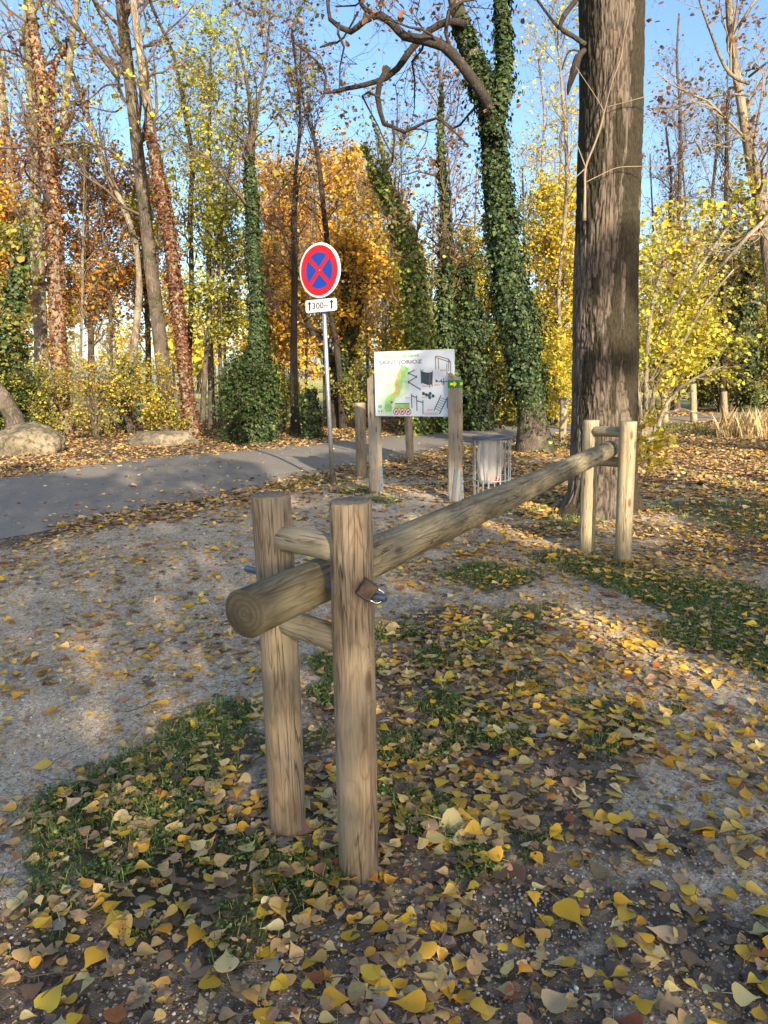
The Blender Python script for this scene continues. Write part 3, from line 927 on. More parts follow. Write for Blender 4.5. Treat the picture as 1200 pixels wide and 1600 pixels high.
# grass and clover
def grass():
    g = Geo()
    def spots(N, x0, x1, y0, y1, th=0.35):
        x = RNG.uniform(x0, x1, N); y = RNG.uniform(y0, y1, N)
        so, gr, me, sd = zones(x, y)
        n = fbm(xy3(x * 6, y * 6), 71, 3)
        n_ = fbm(xy3(x * 2.1, y * 2.1), 77, 4)
        kp = (gr * (0.2 + 0.8 * n + 1.3 * smooth(0.35, 0.62, n_)) > th + 0.75 * RNG.random(N) + 0.05) & (sd > 0.05)
        return x[kp], y[kp]
    # clover and small weeds near the camera: three little round leaves each
    x, y = spots(125000, -2.2, 2.6, 1.2, 6.0, 0.40)
    N = len(x)
    for q in range(3):
        a = RNG.uniform(0, 6.28, N)
        p = np.stack([x + 0.008 * np.cos(a), y + 0.008 * np.sin(a), hgt(x, y) + RNG.uniform(0.004, 0.030, N)], -1)
        c = palette([(0.10, 0.16, 0.035), (0.14, 0.21, 0.05), (0.06, 0.10, 0.03), (0.20, 0.24, 0.07)], N, 0.35)
        nrm = np.concatenate([RNG.normal(0, 0.42, (N, 2)), np.ones((N, 1))], 1)
        scatter_leaves(g, p, nrm, RNG.uniform(0.006, 0.015, N), c, 'simple', 0.3)
    # blades
    def blades(x, y, h, wd, cols):
        N = len(x)
        a = RNG.uniform(0, 6.28, N)
        lean = RNG.uniform(0.2, 1.1, N) * h
        dx, dy = np.cos(a), np.sin(a)
        z0 = hgt(x, y) - 0.002
        b0 = np.stack([x - dy * wd, y + dx * wd, z0], -1); b1 = np.stack([x + dy * wd, y - dx * wd, z0], -1)
        m0 = np.stack([x + dx * lean * 0.4 - dy * wd * 0.8, y + dy * lean * 0.4 + dx * wd * 0.8, z0 + h * 0.62], -1)
        m1 = np.stack([x + dx * lean * 0.4 + dy * wd * 0.8, y + dy * lean * 0.4 - dx * wd * 0.8, z0 + h * 0.62], -1)
        t = np.stack([x + dx * lean, y + dy * lean, z0 + h * RNG.uniform(0.65, 1.0, N)], -1)
        P_ = np.stack([b0, b1, m0, m1, t], 1)
        f = np.array([(0, 1, 3), (0, 3, 2), (2, 3, 4)])[None] + (np.arange(N) * 5)[:, None, None]
        g.add(P_.reshape(-1, 3), f3=f.reshape(-1, 3), c=np.repeat(palette(cols, N, 0.25), 5, 0))
    x, y = spots(230000, -2.4, 4.5, 1.2, 7.0, 0.26)
    blades(x, y, RNG.uniform(0.02, 0.06, len(x)), 0.0016, [(0.12, 0.19, 0.035), (0.17, 0.25, 0.05), (0.08, 0.13, 0.03), (0.30, 0.30, 0.09)])
    x, y = spots(70000, -5, 10, 7.0, 16.0, 0.30)
    blades(x, y, RNG.uniform(0.03, 0.09, len(x)), 0.004, [(0.13, 0.21, 0.035), (0.18, 0.27, 0.05), (0.27, 0.31, 0.08)])
    x, y = spots(26000, 1, 16, 15, 21.0, 0.30)
    blades(x, y, RNG.uniform(0.06, 0.16, len(x)), 0.010, [(0.08, 0.12, 0.03), (0.15, 0.16, 0.05), (0.22, 0.17, 0.07)])
    tag(g.build('grass', M['grass'], None, color=True, smooth_shade=False), 'green clover and short grass among the fallen leaves', 'grass', kind='stuff')
grass()

# ------------------------------------------------------------------ big structure: trees
def at3(u, v, Y): return at(u, v, Y)

def grow(P, R, n, t0, t1, L, ang, K, up=0.15, wob=0.25, rr=0.45, rmin=0.002, flat=0.0):
    """children of many branches at once: P (N,K0,3), R (N,K0) -> (n,K,3), (n,K)"""
    N, K0, _ = P.shape
    seg = np.linalg.norm(P[:, -1] - P[:, 0], axis=1) + 0.01
    i = RNG.choice(N, n, p=seg / seg.sum())
    t = RNG.uniform(t0, t1, n) * (K0 - 1)
    k = np.minimum(t.astype(int), K0 - 2); f = (t - k)[:, None]
    p = P[i, k] * (1 - f) + P[i, k + 1] * f
    r = R[i, k] * (1 - f[:, 0]) + R[i, k + 1] * f[:, 0]
    d = unit(P[i, k + 1] - P[i, k])
    u, w = basis(d, RNG.uniform(0, 2 * math.pi, n))
    an = ang * RNG.uniform(0.6, 1.3, n)[:, None]
    d = unit(d * np.cos(an) + u * np.sin(an) + np.array([0, 0, up]))
    if flat: d[:, 2] *= (1 - flat); d = unit(d)
    Ls = L * RNG.uniform(0.45, 1.25, n) * (1.15 - 0.5 * t / (K0 - 1))
    out = [p]
    for q in range(K - 1):
        d = unit(d + RNG.normal(0, wob, (n, 3)) + np.array([0, 0, up * 0.35]))
        out.append(out[-1] + d * (Ls / (K - 1))[:, None])
    r0 = np.maximum(r * rr * RNG.uniform(0.7, 1.1, n), rmin)
    Rn = np.maximum(r0[:, None] * np.linspace(1, 0.25, K)[None], rmin * 0.7)
    return np.stack(out, 1), Rn

def to_sticks(g, P, R, n=3):
    sticks(g, P[:, :-1], P[:, 1:], R[:, :-1], R[:, 1:], n)

def stem_world(pts, Y, ext=0.0, seed=0, step=0.3, base=False, lean=0.15):
    a = []
    for q in pts:
        yy = Y + (q[3] if len(q) > 3 else 0)
        p = at(q[0], q[1], yy)
        a.append([*p, px(q[2], q[0], q[1], yy) / 2])
    a = np.array(a)
    if base:
        a[0, 2] = -0.12
    if ext:
        d = unit(a[-1, :3] - a[-2, :3])
        d2 = unit(d + np.array([0, 0, 0.4]))
        r = a[-1, 3]
        a = np.concatenate([a, [[*(a[-1, :3] + d2 * ext * 0.5), r * 0.75], [*(a[-1, :3] + d2 * ext), r * 0.4]]])
    s = resample(a, step)
    rs = np.random.default_rng(seed + 5)
    ph = rs.uniform(0, 6.28, 2)
    s[:, 1] += lean * np.sin(np.linspace(0, 5, len(s)) + ph[0]) - lean * math.sin(ph[0])
    s[:, 3] = np.maximum(s[:, 3], 0.004)
    return s

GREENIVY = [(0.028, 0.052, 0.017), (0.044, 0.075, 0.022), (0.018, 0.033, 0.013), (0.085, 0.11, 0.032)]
SUNIVY = [(0.07, 0.115, 0.025), (0.12, 0.16, 0.03), (0.04, 0.075, 0.018), (0.20, 0.20, 0.045)]  # brighter, yellower ivy greens: sunlight put into the leaf colour
YEL = [(0.66, 0.46, 0.035), (0.56, 0.42, 0.05), (0.72, 0.54, 0.05), (0.42, 0.38, 0.05)]
LIME = [(0.48, 0.46, 0.06), (0.36, 0.40, 0.05), (0.60, 0.52, 0.07), (0.26, 0.31, 0.05)]
ORG = [(0.62, 0.27, 0.035), (0.50, 0.20, 0.035), (0.66, 0.36, 0.05), (0.36, 0.15, 0.04)]
GOLD = [(0.72, 0.42, 0.04), (0.62, 0.33, 0.04), (0.74, 0.50, 0.07), (0.45, 0.26, 0.05)]
RUST = [(0.15, 0.062, 0.036), (0.21, 0.085, 0.045), (0.10, 0.048, 0.03), (0.33, 0.17, 0.075)]
BROWNL = [(0.20, 0.105, 0.06), (0.28, 0.15, 0.08), (0.14, 0.08, 0.05), (0.32, 0.20, 0.11)]
OLIVE = [(0.20, 0.21, 0.04), (0.30, 0.26, 0.05), (0.13, 0.16, 0.035), (0.40, 0.33, 0.07)]

def leaves_on(P, n, size, pal, spread=0.08, kind='simple', droop=0.2, t0=0.15, jit=0.22):
    N, K, _ = P.shape
    i = RNG.integers(0, N, n); t = RNG.uniform(t0, 1, n) * (K - 1)
    k = np.minimum(t.astype(int), K - 2); f = (t - k)[:, None]
    p = P[i, k] * (1 - f) + P[i, k + 1] * f + RNG.normal(0, spread, (n, 3))
    nrm = RNG.normal(0, 0.55, (n, 3)) + np.array([0, -0.15, 0.7])
    s = size * np.exp(RNG.normal(0, 0.28, n))
    # whole twigs share a hue, so that light and dark clumps show
    tw = palette(pal, N, 0.25)[i]
    c = 0.45 * tw + 0.55 * palette(pal, n, jit)
    return p, nrm, s, c

def tree(name, label, stems, Y=None, cat='tree', bark_='bark', twig='twig', limbs=(), ext=5.0, br=(30, 1.6, 1.0), br_t=(0.25, 1.0), l2=6, l3=4,
         leaf=None, ivy=None, up=0.2, group=None, step=0.3, wob=0.25, rough=0.12, sides=10, liana=None, rmin=0.004, seed=1, fixY=False, l2L=0.5, l3L=0.28):
    """stems / limbs: lists of (u, v, width) along each stem; the first one starts on the ground"""
    if Y is None: Y = G(stems[0][0][0], stems[0][0][1])[1]
    b = at(stems[0][0][0], stems[0][0][1], Y)
    root = empty(name, (b[0], b[1], 0), label, cat, group)
    L0 = np.array([b[0], b[1], 0.0])
    S = [stem_world(s, Y, ext if s[-1][1] < 12 else 0, seed + k, step, base=(k == 0 or s[0][1] >= stems[0][0][1] - 15)) for k, s in enumerate(stems)]
    LB = [stem_world(s, Y, 0.8 if s[-1][1] < 0 else 0, seed + 30 + k, 0.18, lean=0.3) for k, s in enumerate(limbs)]
    g = Geo()
    for k, s in enumerate(S):
        r = s[:, 3].copy()
        if k == 0 or s[0, 2] < 0.1:
            zz = s[:, 2]
            r = r * (1 + 0.55 * np.exp(-np.maximum(zz, 0) / 0.35))
        tube(g, s[:, :3] - L0, r, sides, True, rough, seed + k)
    g.build('trunk', M[bark_], root)
    if LB:
        for k, s in enumerate(LB):
            g = Geo(); tube(g, s[:, :3] - L0, s[:, 3] * 0.82, 8, True, rough * 1.6, seed + 60 + k)
            g.build('limb', M[bark_ if twig != 'darktwig' else 'darkbark'], root)
    # branches, twigs
    K0 = 14
    def rs(s):
        t = np.linspace(0, len(s) - 1, K0)
        return np.stack([np.interp(t, np.arange(len(s)), s[:, q]) for q in range(4)], -1)
    A = np.stack([rs(s) for s in S])
    g = Geo(); last = None
    n1, L1, ang = br
    if n1:
        P1, R1 = grow(A[..., :3], A[..., 3], n1, br_t[0], br_t[1], L1, ang, 7, up, wob, 0.35, rmin)
        if LB:
            B = np.stack([rs(s) for s in LB])
            Pl, Rl = grow(B[..., :3], B[..., 3], max(8, n1 // 2), 0.2, 1.0, L1 * 0.7, ang, 7, up * 0.5, wob, 0.4, rmin)
            P1 = np.concatenate([P1, Pl]); R1 = np.concatenate([R1, Rl])
        to_sticks(g, P1 - L0, R1, 4)
        last = P1
        if l2:
            P2, R2 = grow(P1, R1, len(P1) * l2, 0.15, 1.0, L1 * l2L, 0.75, 5, up * 0.6, wob, 0.55, rmin * 0.7)
            to_sticks(g, P2 - L0, R2, 3); last = P2
            if l3:
                P3, R3 = grow(P2, R2, len(P2) * l3, 0.15, 1.0, L1 * l3L, 0.7, 4, up * 0.4, wob, 0.6, rmin * 0.5)
                to_sticks(g, P3 - L0, R3, 3); last = P3
        g.build('branches', M[twig], root)
    if leaf and last is not None:
        n, size, pal = leaf[:3]
        spread = leaf[3] if len(leaf) > 3 else size * 0.9
        p, nr, s_, c = leaves_on(last, n, size, pal, spread)
        g = Geo(); scatter_leaves(g, p - L0, nr, s_, c, 'simple', 0.25)
        g.build('crown', M['leaf'], root, color=True, smooth_shade=False)
    if ivy:
        # (which stems, widths in pixels at pixel rows, leaves, size, palette)
        g = Geo()
        for (k, rows, n, size, pal) in ivy:
            s = (S + LB)[k]
            n = int(n * (1.3 if seed not in (31, 33, 35) else 0.85))
            if seed in (31, 33, 35): rows = [(a_, b_ * 0.8) for a_, b_ in rows]
            uu, vv = pix(s[:, :3])
            rows = sorted(rows)
            w = np.interp(vv, [q[0] for q in rows], [q[1] for q in rows], left=0, right=rows[-1][1])
            depth = -((s[:, :3] - EYEV) @ RM)[:, 2]
            wr = w / F * depth / 2
            prob = np.maximum(wr, 0) * (w > 1)
            prob = prob / prob.sum()
            i = RNG.choice(len(s), n, p=prob)
            d, U, W = frames(s[:, :3])
            a = RNG.uniform(0, 6.28, n)
            lump = 0.15 + 1.65 * fbm(np.stack([np.cos(a) * 1.6 + k * 7, np.sin(a) * 1.6, s[i, 2] * 1.7], -1), seed, 4)
            lump = lump * np.where(RNG.random(n) < 0.16, RNG.uniform(1.0, 1.9, n), 1.0)
            rad = np.maximum(wr[i] * lump * np.sqrt(RNG.uniform(0.25, 1.0, n)), s[i, 3] * 1.02 + 0.01)
            out = np.cos(a)[:, None] * U[i] + np.sin(a)[:, None] * W[i]
            p = s[i, :3] + out * rad[:, None] + d[i] * RNG.uniform(-0.5, 0.5, n)[:, None] * step * 1.2
            nr = out * 0.9 + RNG.normal(0, 0.35, (n, 3)) + np.array([0, 0, 0.35])
            c = palette(pal, n, 0.25)
            hue = fbm(p * 1.5, seed + 3, 2)[:, None]
            c = c * (0.75 + 0.5 * hue)
            p = p[p[:, 2] > 0.01] if False else p
            scatter_leaves(g, p - L0, nr, 0.82 * size * np.exp(RNG.normal(0, 0.3, n)), c, 'simple', 0.25)
        g.build('ivy', M['ivy'] if liana is None else M['leaf'], root, color=True, smooth_shade=False)
    return root

# --- the thick furrowed trunk behind the far end of the barrier
def big_trunk():
    Y = 7.55
    prof = [(934, 806, 132), (937, 790, 114), (941, 770, 105), (942, 740, 101), (943, 700, 98), (944, 650, 96), (945, 580, 96), (946, 500, 96), (947, 420, 95), (949, 350, 94), (952, 250, 95), (955, 150, 95), (956, 60, 97), (956, 0, 98), (955, -120, 96), (952, -300, 88), (948, -600, 70), (945, -900, 40)]
    a = np.array([[*at(u, v, Y), px(w, u, v, Y) / 2] for u, v, w in prof])
    s = resample(a, 0.06)
    s = s[s[:, 2] > -0.12]
    base = at(937, 795, Y)
    L0 = np.array([base[0], base[1], 0.0])
    root = empty('poplar_tree', L0, 'thick old trunk with furrowed bark and black moss just behind the far barrier posts', 'tree')
    n = 300
    z = []; zz = s[0, 2]
    zl = np.concatenate([np.arange(-0.1, 6.6, 0.018), np.arange(6.6, s[-1, 2], 0.25)])
    S = np.stack([np.interp(zl, s[:, 2], s[:, q]) for q in (0, 1, 3)], -1)
    an = np.arange(n) * 2 * math.pi / n
    A, Z = np.meshgrid(an, zl)
    ca, sa = np.cos(A).ravel(), np.sin(A).ravel(); Zr = Z.ravel()
    # furrows: steep ridges that join and part
    q = np.stack([ca * 4.6, sa * 4.6, Zr * 0.9], -1)
    wx = (fbm(q * 1.2, 80, 3) - 0.5) * 0.55
    th = A.ravel() + wx * 0.35 + 0.10 * (fbm(q * 3.1, 83, 2) - 0.5)
    r1 = np.abs(vn(np.stack([np.cos(th) * 15, np.sin(th) * 15, Zr * 6.0], -1), 90) - 0.5) * 2
    r2 = np.abs(vn(np.stack([np.cos(th) * 30, np.sin(th) * 30, Zr * 12.0], -1), 95) - 0.5) * 2
    ridge = np.clip(1 - np.minimum(r1 * 2.4, r2 * 2.8 + 0.10), 0, 1)
    ridge = 1 - ridge ** 1.3            # plates high, grooves low
    lump = fbm(np.stack([ca * 1.2, sa * 1.2, Zr * 0.7], -1), 99, 3) - 0.5
    flare = np.exp(-np.maximum(Zr, 0) / 0.16)
    lobes = 0.24 * flare * np.maximum(0, np.cos(A.ravel() * 5 + 0.9 + 0.6 * np.sin(A.ravel() * 2)))
    R_ = np.repeat(S[:, 2][:, None], n, 1).ravel() * (1 + 0.09 * lump + lobes * 0.8) + 0.018 * (ridge - 0.6) + 0.010 * (fbm(np.stack([ca * 14, sa * 14, Zr * 9], -1), 101, 2) - 0.5)
    V = np.stack([np.repeat(S[:, 0], n) + ca * R_ - L0[0], np.repeat(S[:, 1], n) + sa * R_ - L0[1], Zr], -1)
    # moss: mostly on the right side, dark bands and patches
    side = smooth(0.34, 0.60, ca + 2.0 * (fbm(np.stack([ca * 2.4, sa * 2.4, Zr * 2.1], -1), 111, 5) - 0.5))
    pat = smooth(0.52, 0.66, fbm(np.stack([ca * 1.7 + 3, sa * 1.7, Zr * 0.85], -1), 115, 4))
    top = smooth(4.6, 5.9, Zr) * smooth(0.35, 0.6, fbm(np.stack([ca * 1.2 + 9, sa * 1.2, Zr * 0.9], -1), 117, 3))
    left = smooth(-0.80, -0.95, ca) * smooth(2.6, 3.4, Zr) * 0.6
    moss = np.clip(side * 1.2 + pat * 0.9 + top * 0.8 + left, 0, 1)
    i = (np.arange(len(zl) - 1)[:, None] * n + np.arange(n)[None]); j2 = (np.arange(n) + 1) % n
    f = np.stack([i, np.arange(len(zl) - 1)[:, None] * n + j2[None], (np.arange(len(zl) - 1)[:, None] + 1) * n + j2[None], i + n], -1).reshape(-1, 4)
    Geo().add(V, f4=f, c=np.stack([ridge, moss, np.zeros_like(moss)], -1)).build('trunk', M['bigbark'], root, color=True)
    # broken limbs on the left side, high up
    for pts in ([(914, 78, 7, 0), (903, 90, 12, 0), (896, 112, 12, 0), (889, 134, 8, 0), (887, 149, 2, 0)], [(915, 70, 8, 0), (895, 58, 7, 0), (874, 45, 7, 0), (885, 20, 8, 0), (900, 0, 8, 0), (903, -30, 7, 0)], [(874, 45, 5, 0), (855, 25, 4, 0), (840, 5, 4, 0), (830, -20, 3, 0)],
                [(912, 82, 4, 0), (895, 80, 3, 0), (884, 88, 3, 0), (878, 110, 2, 0)]):
        s_ = stem_world(pts, Y - 0.15, 0, 3, 0.05, lean=0.02)
        g = Geo(); tube(g, s_[:, :3] - L0, s_[:, 3], 8, True, 0.18, 5)
        g.build('limb', M['darkbark'], root)
    # thin climbing stems over the bark
    yf = Y - 0.37
    for pts in ([(913, 345, 10), (914, 300, 6), (915, 262, 6), (928, 228, 5), (938, 200, 6), (944, 175, 4), (956, 130, 3), (970, 90, 2.5), (976, 55, 2.2), (984, 20, 2), (986, -20, 2)],
                [(915, 262, 4), (905, 235, 2.5), (893, 205, 2.5), (880, 180, 2), (868, 160, 1.6)], [(915, 285, 2.5), (935, 275, 2), (965, 262, 2), (1000, 260, 2), (1050, 258, 1.6), (1090, 230, 1.4)], [(916, 262, 3), (890, 282, 2), (868, 268, 1.5)],
                [(944, 175, 3), (930, 150, 2), (900, 105, 2)], [(946, 168, 2.4), (975, 160, 2), (1005, 152, 2), (1050, 140, 1.5)]):
        s_ = stem_world(pts, yf, 0, 3, 0.05, lean=0.0)
        g = Geo(); tube(g, s_[:, :3] - L0, s_[:, 3] * 0.65, 6, True, 0.1, 5)
        g.build('climbing_stem', M['paletwig'], root)
    # fine bare twigs springing from the trunk into the sky on both sides
    return root
big_trunk()

# --- ivy-clad forked tree between board and thick trunk
tree('ivy_covered_tree', 'large forked ivy wrapped tree with crooked black limbs, right of the information board',
     [[(836, 706, 46), (832, 640, 40), (822, 560, 42), (802, 450, 44), (786, 350, 40), (777, 250, 34), (772, 180, 32), (766, 150, 30), (748, 95, 28), (732, 55, 26), (715, 0, 24)],
      [(772, 200, 22), (786, 130, 20), (790, 60, 18), (788, 0, 17)]], bark_='bark', twig='darktwig', ext=4,
     limbs=[[(774, 205, 20), (764, 172, 20), (747, 147, 19), (715, 108, 19), (690, 84, 19), (660, 74, 18), (632, 66, 16), (612, 42, 14), (595, 27, 13), (570, 31, 12), (548, 44, 11), (530, 35, 10), (514, 20, 8), (510, -20, 7)],
            [(728, 38, 14), (700, 33, 14), (674, 42, 13), (657, 55, 13), (640, 72, 14), (622, 92, 13), (603, 105, 12), (570, 112, 10), (540, 117, 9), (520, 122, 8), (503, 126, 7), (506, 100, 5), (490, 78, 4), (455, 55, 3)],
            [(607, 104, 12), (593, 125, 11), (590, 145, 11), (600, 182, 9), (615, 187, 7), (632, 195, 7), (652, 188, 6), (682, 180, 5), (700, 200, 4), (730, 235, 3)],
            [(600, 30, 11), (572, 5, 9), (560, -30, 8)], [(594, 152, 5), (575, 146, 5), (566, 150, 4), (590, 185, 3), (620, 240, 2.5)], [(613, 188, 5), (616, 225, 4), (612, 262, 4)],
            [(530, 36, 5), (529, 60, 5), (538, 76, 4), (530, 96, 3), (528, 130, 2.5)], [(560, 18, 4), (535, 40, 4), (514, 55, 4), (500, 72, 3), (522, 74, 2)], [(752, 158, 7), (735, 172, 5), (712, 184, 4), (690, 178, 3)]],
     br=(26, 2.4, 0.95), br_t=(0.62, 1.0), l2=6, l3=4, up=0.15, rmin=0.005, wob=0.33,
     leaf=(2600, 0.075, BROWNL, 0.05),
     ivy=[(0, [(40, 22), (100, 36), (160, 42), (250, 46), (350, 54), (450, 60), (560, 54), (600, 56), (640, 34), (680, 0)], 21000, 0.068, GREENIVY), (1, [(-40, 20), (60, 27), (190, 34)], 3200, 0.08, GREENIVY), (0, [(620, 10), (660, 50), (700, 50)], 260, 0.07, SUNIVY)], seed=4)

# --- pale tree at the right edge of the picture
tree('pale_barked_tree', 'pale cream barked tree leaning in at the far right with dangling seed clusters',
     [[(1226, 712, 26), (1222, 600, 24), (1216, 450, 22), (1205, 340, 20), (1190, 260, 18), (1178, 190, 15), (1166, 120, 13), (1155, 50, 12), (1150, 0, 11)]], Y=12.5, bark_='palebark', twig='paletwig', ext=3,
     limbs=[[(1172, 130, 8), (1145, 112, 7), (1112, 62, 5), (1076, 12, 4), (1060, -20, 3)], [(1152, 45, 7), (1165, 20, 6), (1182, -10, 5)], [(1180, 205, 5), (1140, 214, 4), (1108, 230, 4), (1080, 222, 3)],
            [(1172, 150, 4), (1130, 142, 4), (1080, 146, 3), (1020, 160, 2)], [(1205, 330, 9), (1180, 352, 9), (1152, 372, 8), (1128, 398, 6), (1105, 430, 5), (1070, 470, 4)], [(1170, 120, 5), (1190, 105, 4), (1210, 108, 4)]],
     br=(30, 1.9, 1.0), br_t=(0.35, 1.0), l2=5, l3=4, up=0.12, rmin=0.0035, leaf=(2000, 0.07, BROWNL, 0.04), seed=9)

# --- tall bare trees of the left half, across the lane
tree('bare_tree', 'tall bare mossy trunk forking at the top, straight behind the mossy boulder',
     [[(262, 672, 26), (258, 620, 24), (252, 560, 23), (240, 470, 22), (230, 400, 21), (222, 330, 20), (212, 250, 20), (204, 180, 19), (196, 110, 19), (190, 60, 19), (184, 0, 17)], [(193, 75, 9), (199, 20, 7), (203, -8, 6)]], Y=20.0,
     limbs=[[(188, 85, 9), (170, 55, 8), (155, 25, 7), (138, -5, 7)], [(186, 125, 9), (165, 95, 8), (130, 55, 7), (80, 0, 6)], [(200, 262, 7), (180, 240, 5), (140, 230, 5), (100, 237, 4), (40, 236, 4), (-20, 230, 3)], [(184, 132, 4), (150, 128, 3), (120, 145, 3), (95, 170, 2)], [(190, 168, 4), (160, 166, 3), (130, 170, 2)]],
     br=(26, 3.0, 1.0), br_t=(0.35, 1.0), l2=6, l3=3, up=0.2, wob=0.2, rmin=0.006, leaf=(1500, 0.09, LIME, 0.08), seed=12)
tree('creeper_covered_tree', 'tall leaning trunk covered by rust red creeper, beside the forked mossy trunk',
     [[(302, 676, 18), (292, 600, 18), (284, 520, 17), (276, 440, 17), (266, 360, 17), (254, 290, 16), (242, 225, 15), (232, 150, 14), (222, 90, 13), (210, 0, 11)]], Y=19.0, bark_='palebark',
     br=(22, 2.6, 0.9), br_t=(0.45, 1.0), l2=6, l3=3, rmin=0.006, leaf=(700, 0.08, BROWNL, 0.08), ivy=[(0, [(190, 0), (230, 15), (300, 22), (450, 24), (600, 24), (670, 30)], 4600, 0.075, RUST)], liana=1, seed=14)
tree('ivy_covered_tree', 'straight narrow ivy column with bare forked top, left of the no stopping sign',
     [[(400, 684, 24), (403, 600, 20), (404, 500, 18), (399, 400, 17), (395, 300, 15), (392, 240, 9), (393, 180, 6), (384, 120, 5), (370, 60, 4)], [(395, 245, 6), (400, 170, 5), (412, 90, 4), (420, 20, 3)]], Y=17.0, br=(34, 2.0, 0.9), br_t=(0.55, 1.0), l2=6, l3=3, rmin=0.005,
     leaf=(1200, 0.08, OLIVE, 0.08), ivy=[(0, [(236, 0), (252, 12), (300, 21), (400, 24), (500, 28), (560, 38), (600, 66), (640, 78), (690, 74)], 15000, 0.07, GREENIVY)], seed=17)
tree('creeper_covered_tree', 'forked trunk glowing orange with dry creeper, near the left edge of the wood',
     [[(98, 668, 22), (94, 560, 22), (92, 450, 22), (90, 340, 22), (84, 250, 22), (78, 190, 19), (72, 130, 17), (62, 70, 14), (52, 0, 12)], [(88, 215, 14), (98, 190, 12), (106, 120, 11), (116, 50, 9), (124, 0, 8)], [(82, 160, 9), (86, 110, 8), (90, 90, 6), (100, 60, 4)]], Y=20.5, bark_='palebark',
     br=(26, 2.4, 0.9), br_t=(0.3, 1.0), l2=6, l3=3, rmin=0.006, leaf=(1400, 0.09, RUST, 0.1), ivy=[(0, [(20, 12), (100, 22), (200, 28), (300, 34), (450, 28), (660, 30)], 4600, 0.075, RUST + [(0.50, 0.24, 0.08)]), (2, [(60, 4), (100, 10), (160, 14)], 400, 0.07, RUST)], liana=1, seed=19)
for a_ in (
    ('pale straight trunk at the left edge with scaly bark, behind the big boulder', [[(66, 664, 22), (62, 560, 22), (56, 450, 21), (50, 350, 20), (47, 250, 18), (43, 150, 16), (41, 60, 14), (40, 0, 12)]], 21.5, 'palebark', 24, LIME, 700),
    ('thin pale trunk at the very left edge of the wood', [[(30, 660, 16), (24, 520, 15), (18, 380, 14), (12, 260, 12), (4, 150, 11), (-4, 60, 9), (-8, 0, 8)]], 22.5, 'palebark', 20, ORG, 600),
    ('slim trunk leaning left out of the undergrowth and crossing the creeper trunk', [[(196, 662, 13), (206, 560, 12), (214, 450, 11), (207, 377, 10), (182, 305, 9), (160, 260, 9), (140, 200, 9), (120, 140, 8), (107, 107, 8), (82, 50, 7), (58, 0, 6)]], 21.0, 'palebark', 20, OLIVE, 500),
    ('slim dark trunk between the red creeper trunk and the ivy column', [[(288, 660, 9), (296, 560, 9), (300, 440, 8), (297, 330, 8), (300, 250, 8), (290, 190, 7), (272, 95, 6), (250, 40, 5), (232, 0, 5)]], 22.0, 'darkbark', 22, LIME, 2200),
    ('thin leaning stem standing alone in the sunny gap left of the ivy column', [[(313, 652, 9), (320, 590, 8), (325, 520, 7), (330, 440, 6), (340, 360, 5), (352, 280, 5), (362, 200, 4), (368, 100, 3)]], 19.5, 'bark', 20, LIME, 2400),
    ('dark reddish trunk directly left of the sign post', [[(462, 672, 13), (460, 600, 12), (460, 520, 11), (461, 430, 10), (460, 340, 8), (462, 260, 6), (468, 190, 5), (462, 110, 4), (455, 40, 3)]], 18.5, 'darkbark', 30, BROWNL, 900),
    ('slim trunk bending right, behind the round sign', [[(536, 655, 10), (528, 560, 10), (515, 470, 9), (510, 377, 9), (503, 310, 8), (497, 253, 7), (488, 205, 5), (477, 173, 4), (468, 120, 3), (470, 60, 3)]], 20.5, 'darkbark', 26, BROWNL, 900),
    ('thin upright trunk in the gap between ivy tree and thick trunk', [[(884, 640, 7), (880, 560, 7), (876, 460, 6), (884, 360, 6), (888, 280, 6), (884, 200, 5), (876, 120, 4), (870, 60, 3)]], 20.0, 'palebark', 26, YEL, 1400),
    ('slender bare trunk right of the thick trunk, first of the row', [[(1058, 642, 9), (1060, 540, 8), (1064, 440, 7), (1066, 340, 7), (1068, 250, 6), (1066, 160, 5), (1060, 90, 4), (1062, 20, 3)]], 25.0, 'bark', 34, BROWNL, 500),
    ('dark bare trunk rising behind the yellow bush', [[(1036, 640, 8), (1044, 540, 7), (1050, 440, 6), (1042, 350, 5), (1046, 280, 4), (1040, 200, 3)]], 26.0, 'darkbark', 30, BROWNL, 500),
    ('dark upright trunk near the stake at the right bend of the lane', [[(1128, 642, 9), (1128, 540, 8), (1126, 440, 7), (1130, 330, 6), (1134, 240, 5), (1138, 150, 4)]], 24.0, 'darkbark', 30, OLIVE, 900),
    ('bare trunk at the right border, behind the pale barked tree', [[(1096, 640, 7), (1098, 520, 6), (1108, 400, 5), (1110, 310, 5), (1116, 240, 4), (1118, 160, 3)]], 28.0, 'bark', 30, BROWNL, 500),
    ('sunlit thin trunk behind the crown gap left of the thick trunk', [[(852, 640, 6), (856, 500, 6), (850, 380, 5), (845, 280, 4), (850, 180, 3), (842, 90, 3)]], 24.0, 'palebark', 26, YEL, 1200),
):
    tree('slender_tree', a_[0], a_[1], Y=a_[2], bark_=a_[3], twig='twig' if a_[3] != 'darkbark' else 'darktwig', br=(a_[4], 2.0, 0.75), br_t=(0.25, 1.0), l2=6, l3=5, rmin=0.0045, up=0.3, leaf=(int(a_[6] * 1.3), 0.075, a_[5], 0.1), sides=8, seed=abs(hash(a_[3])) % 50 * 0 + int(a_[2] * 10), ext=4)

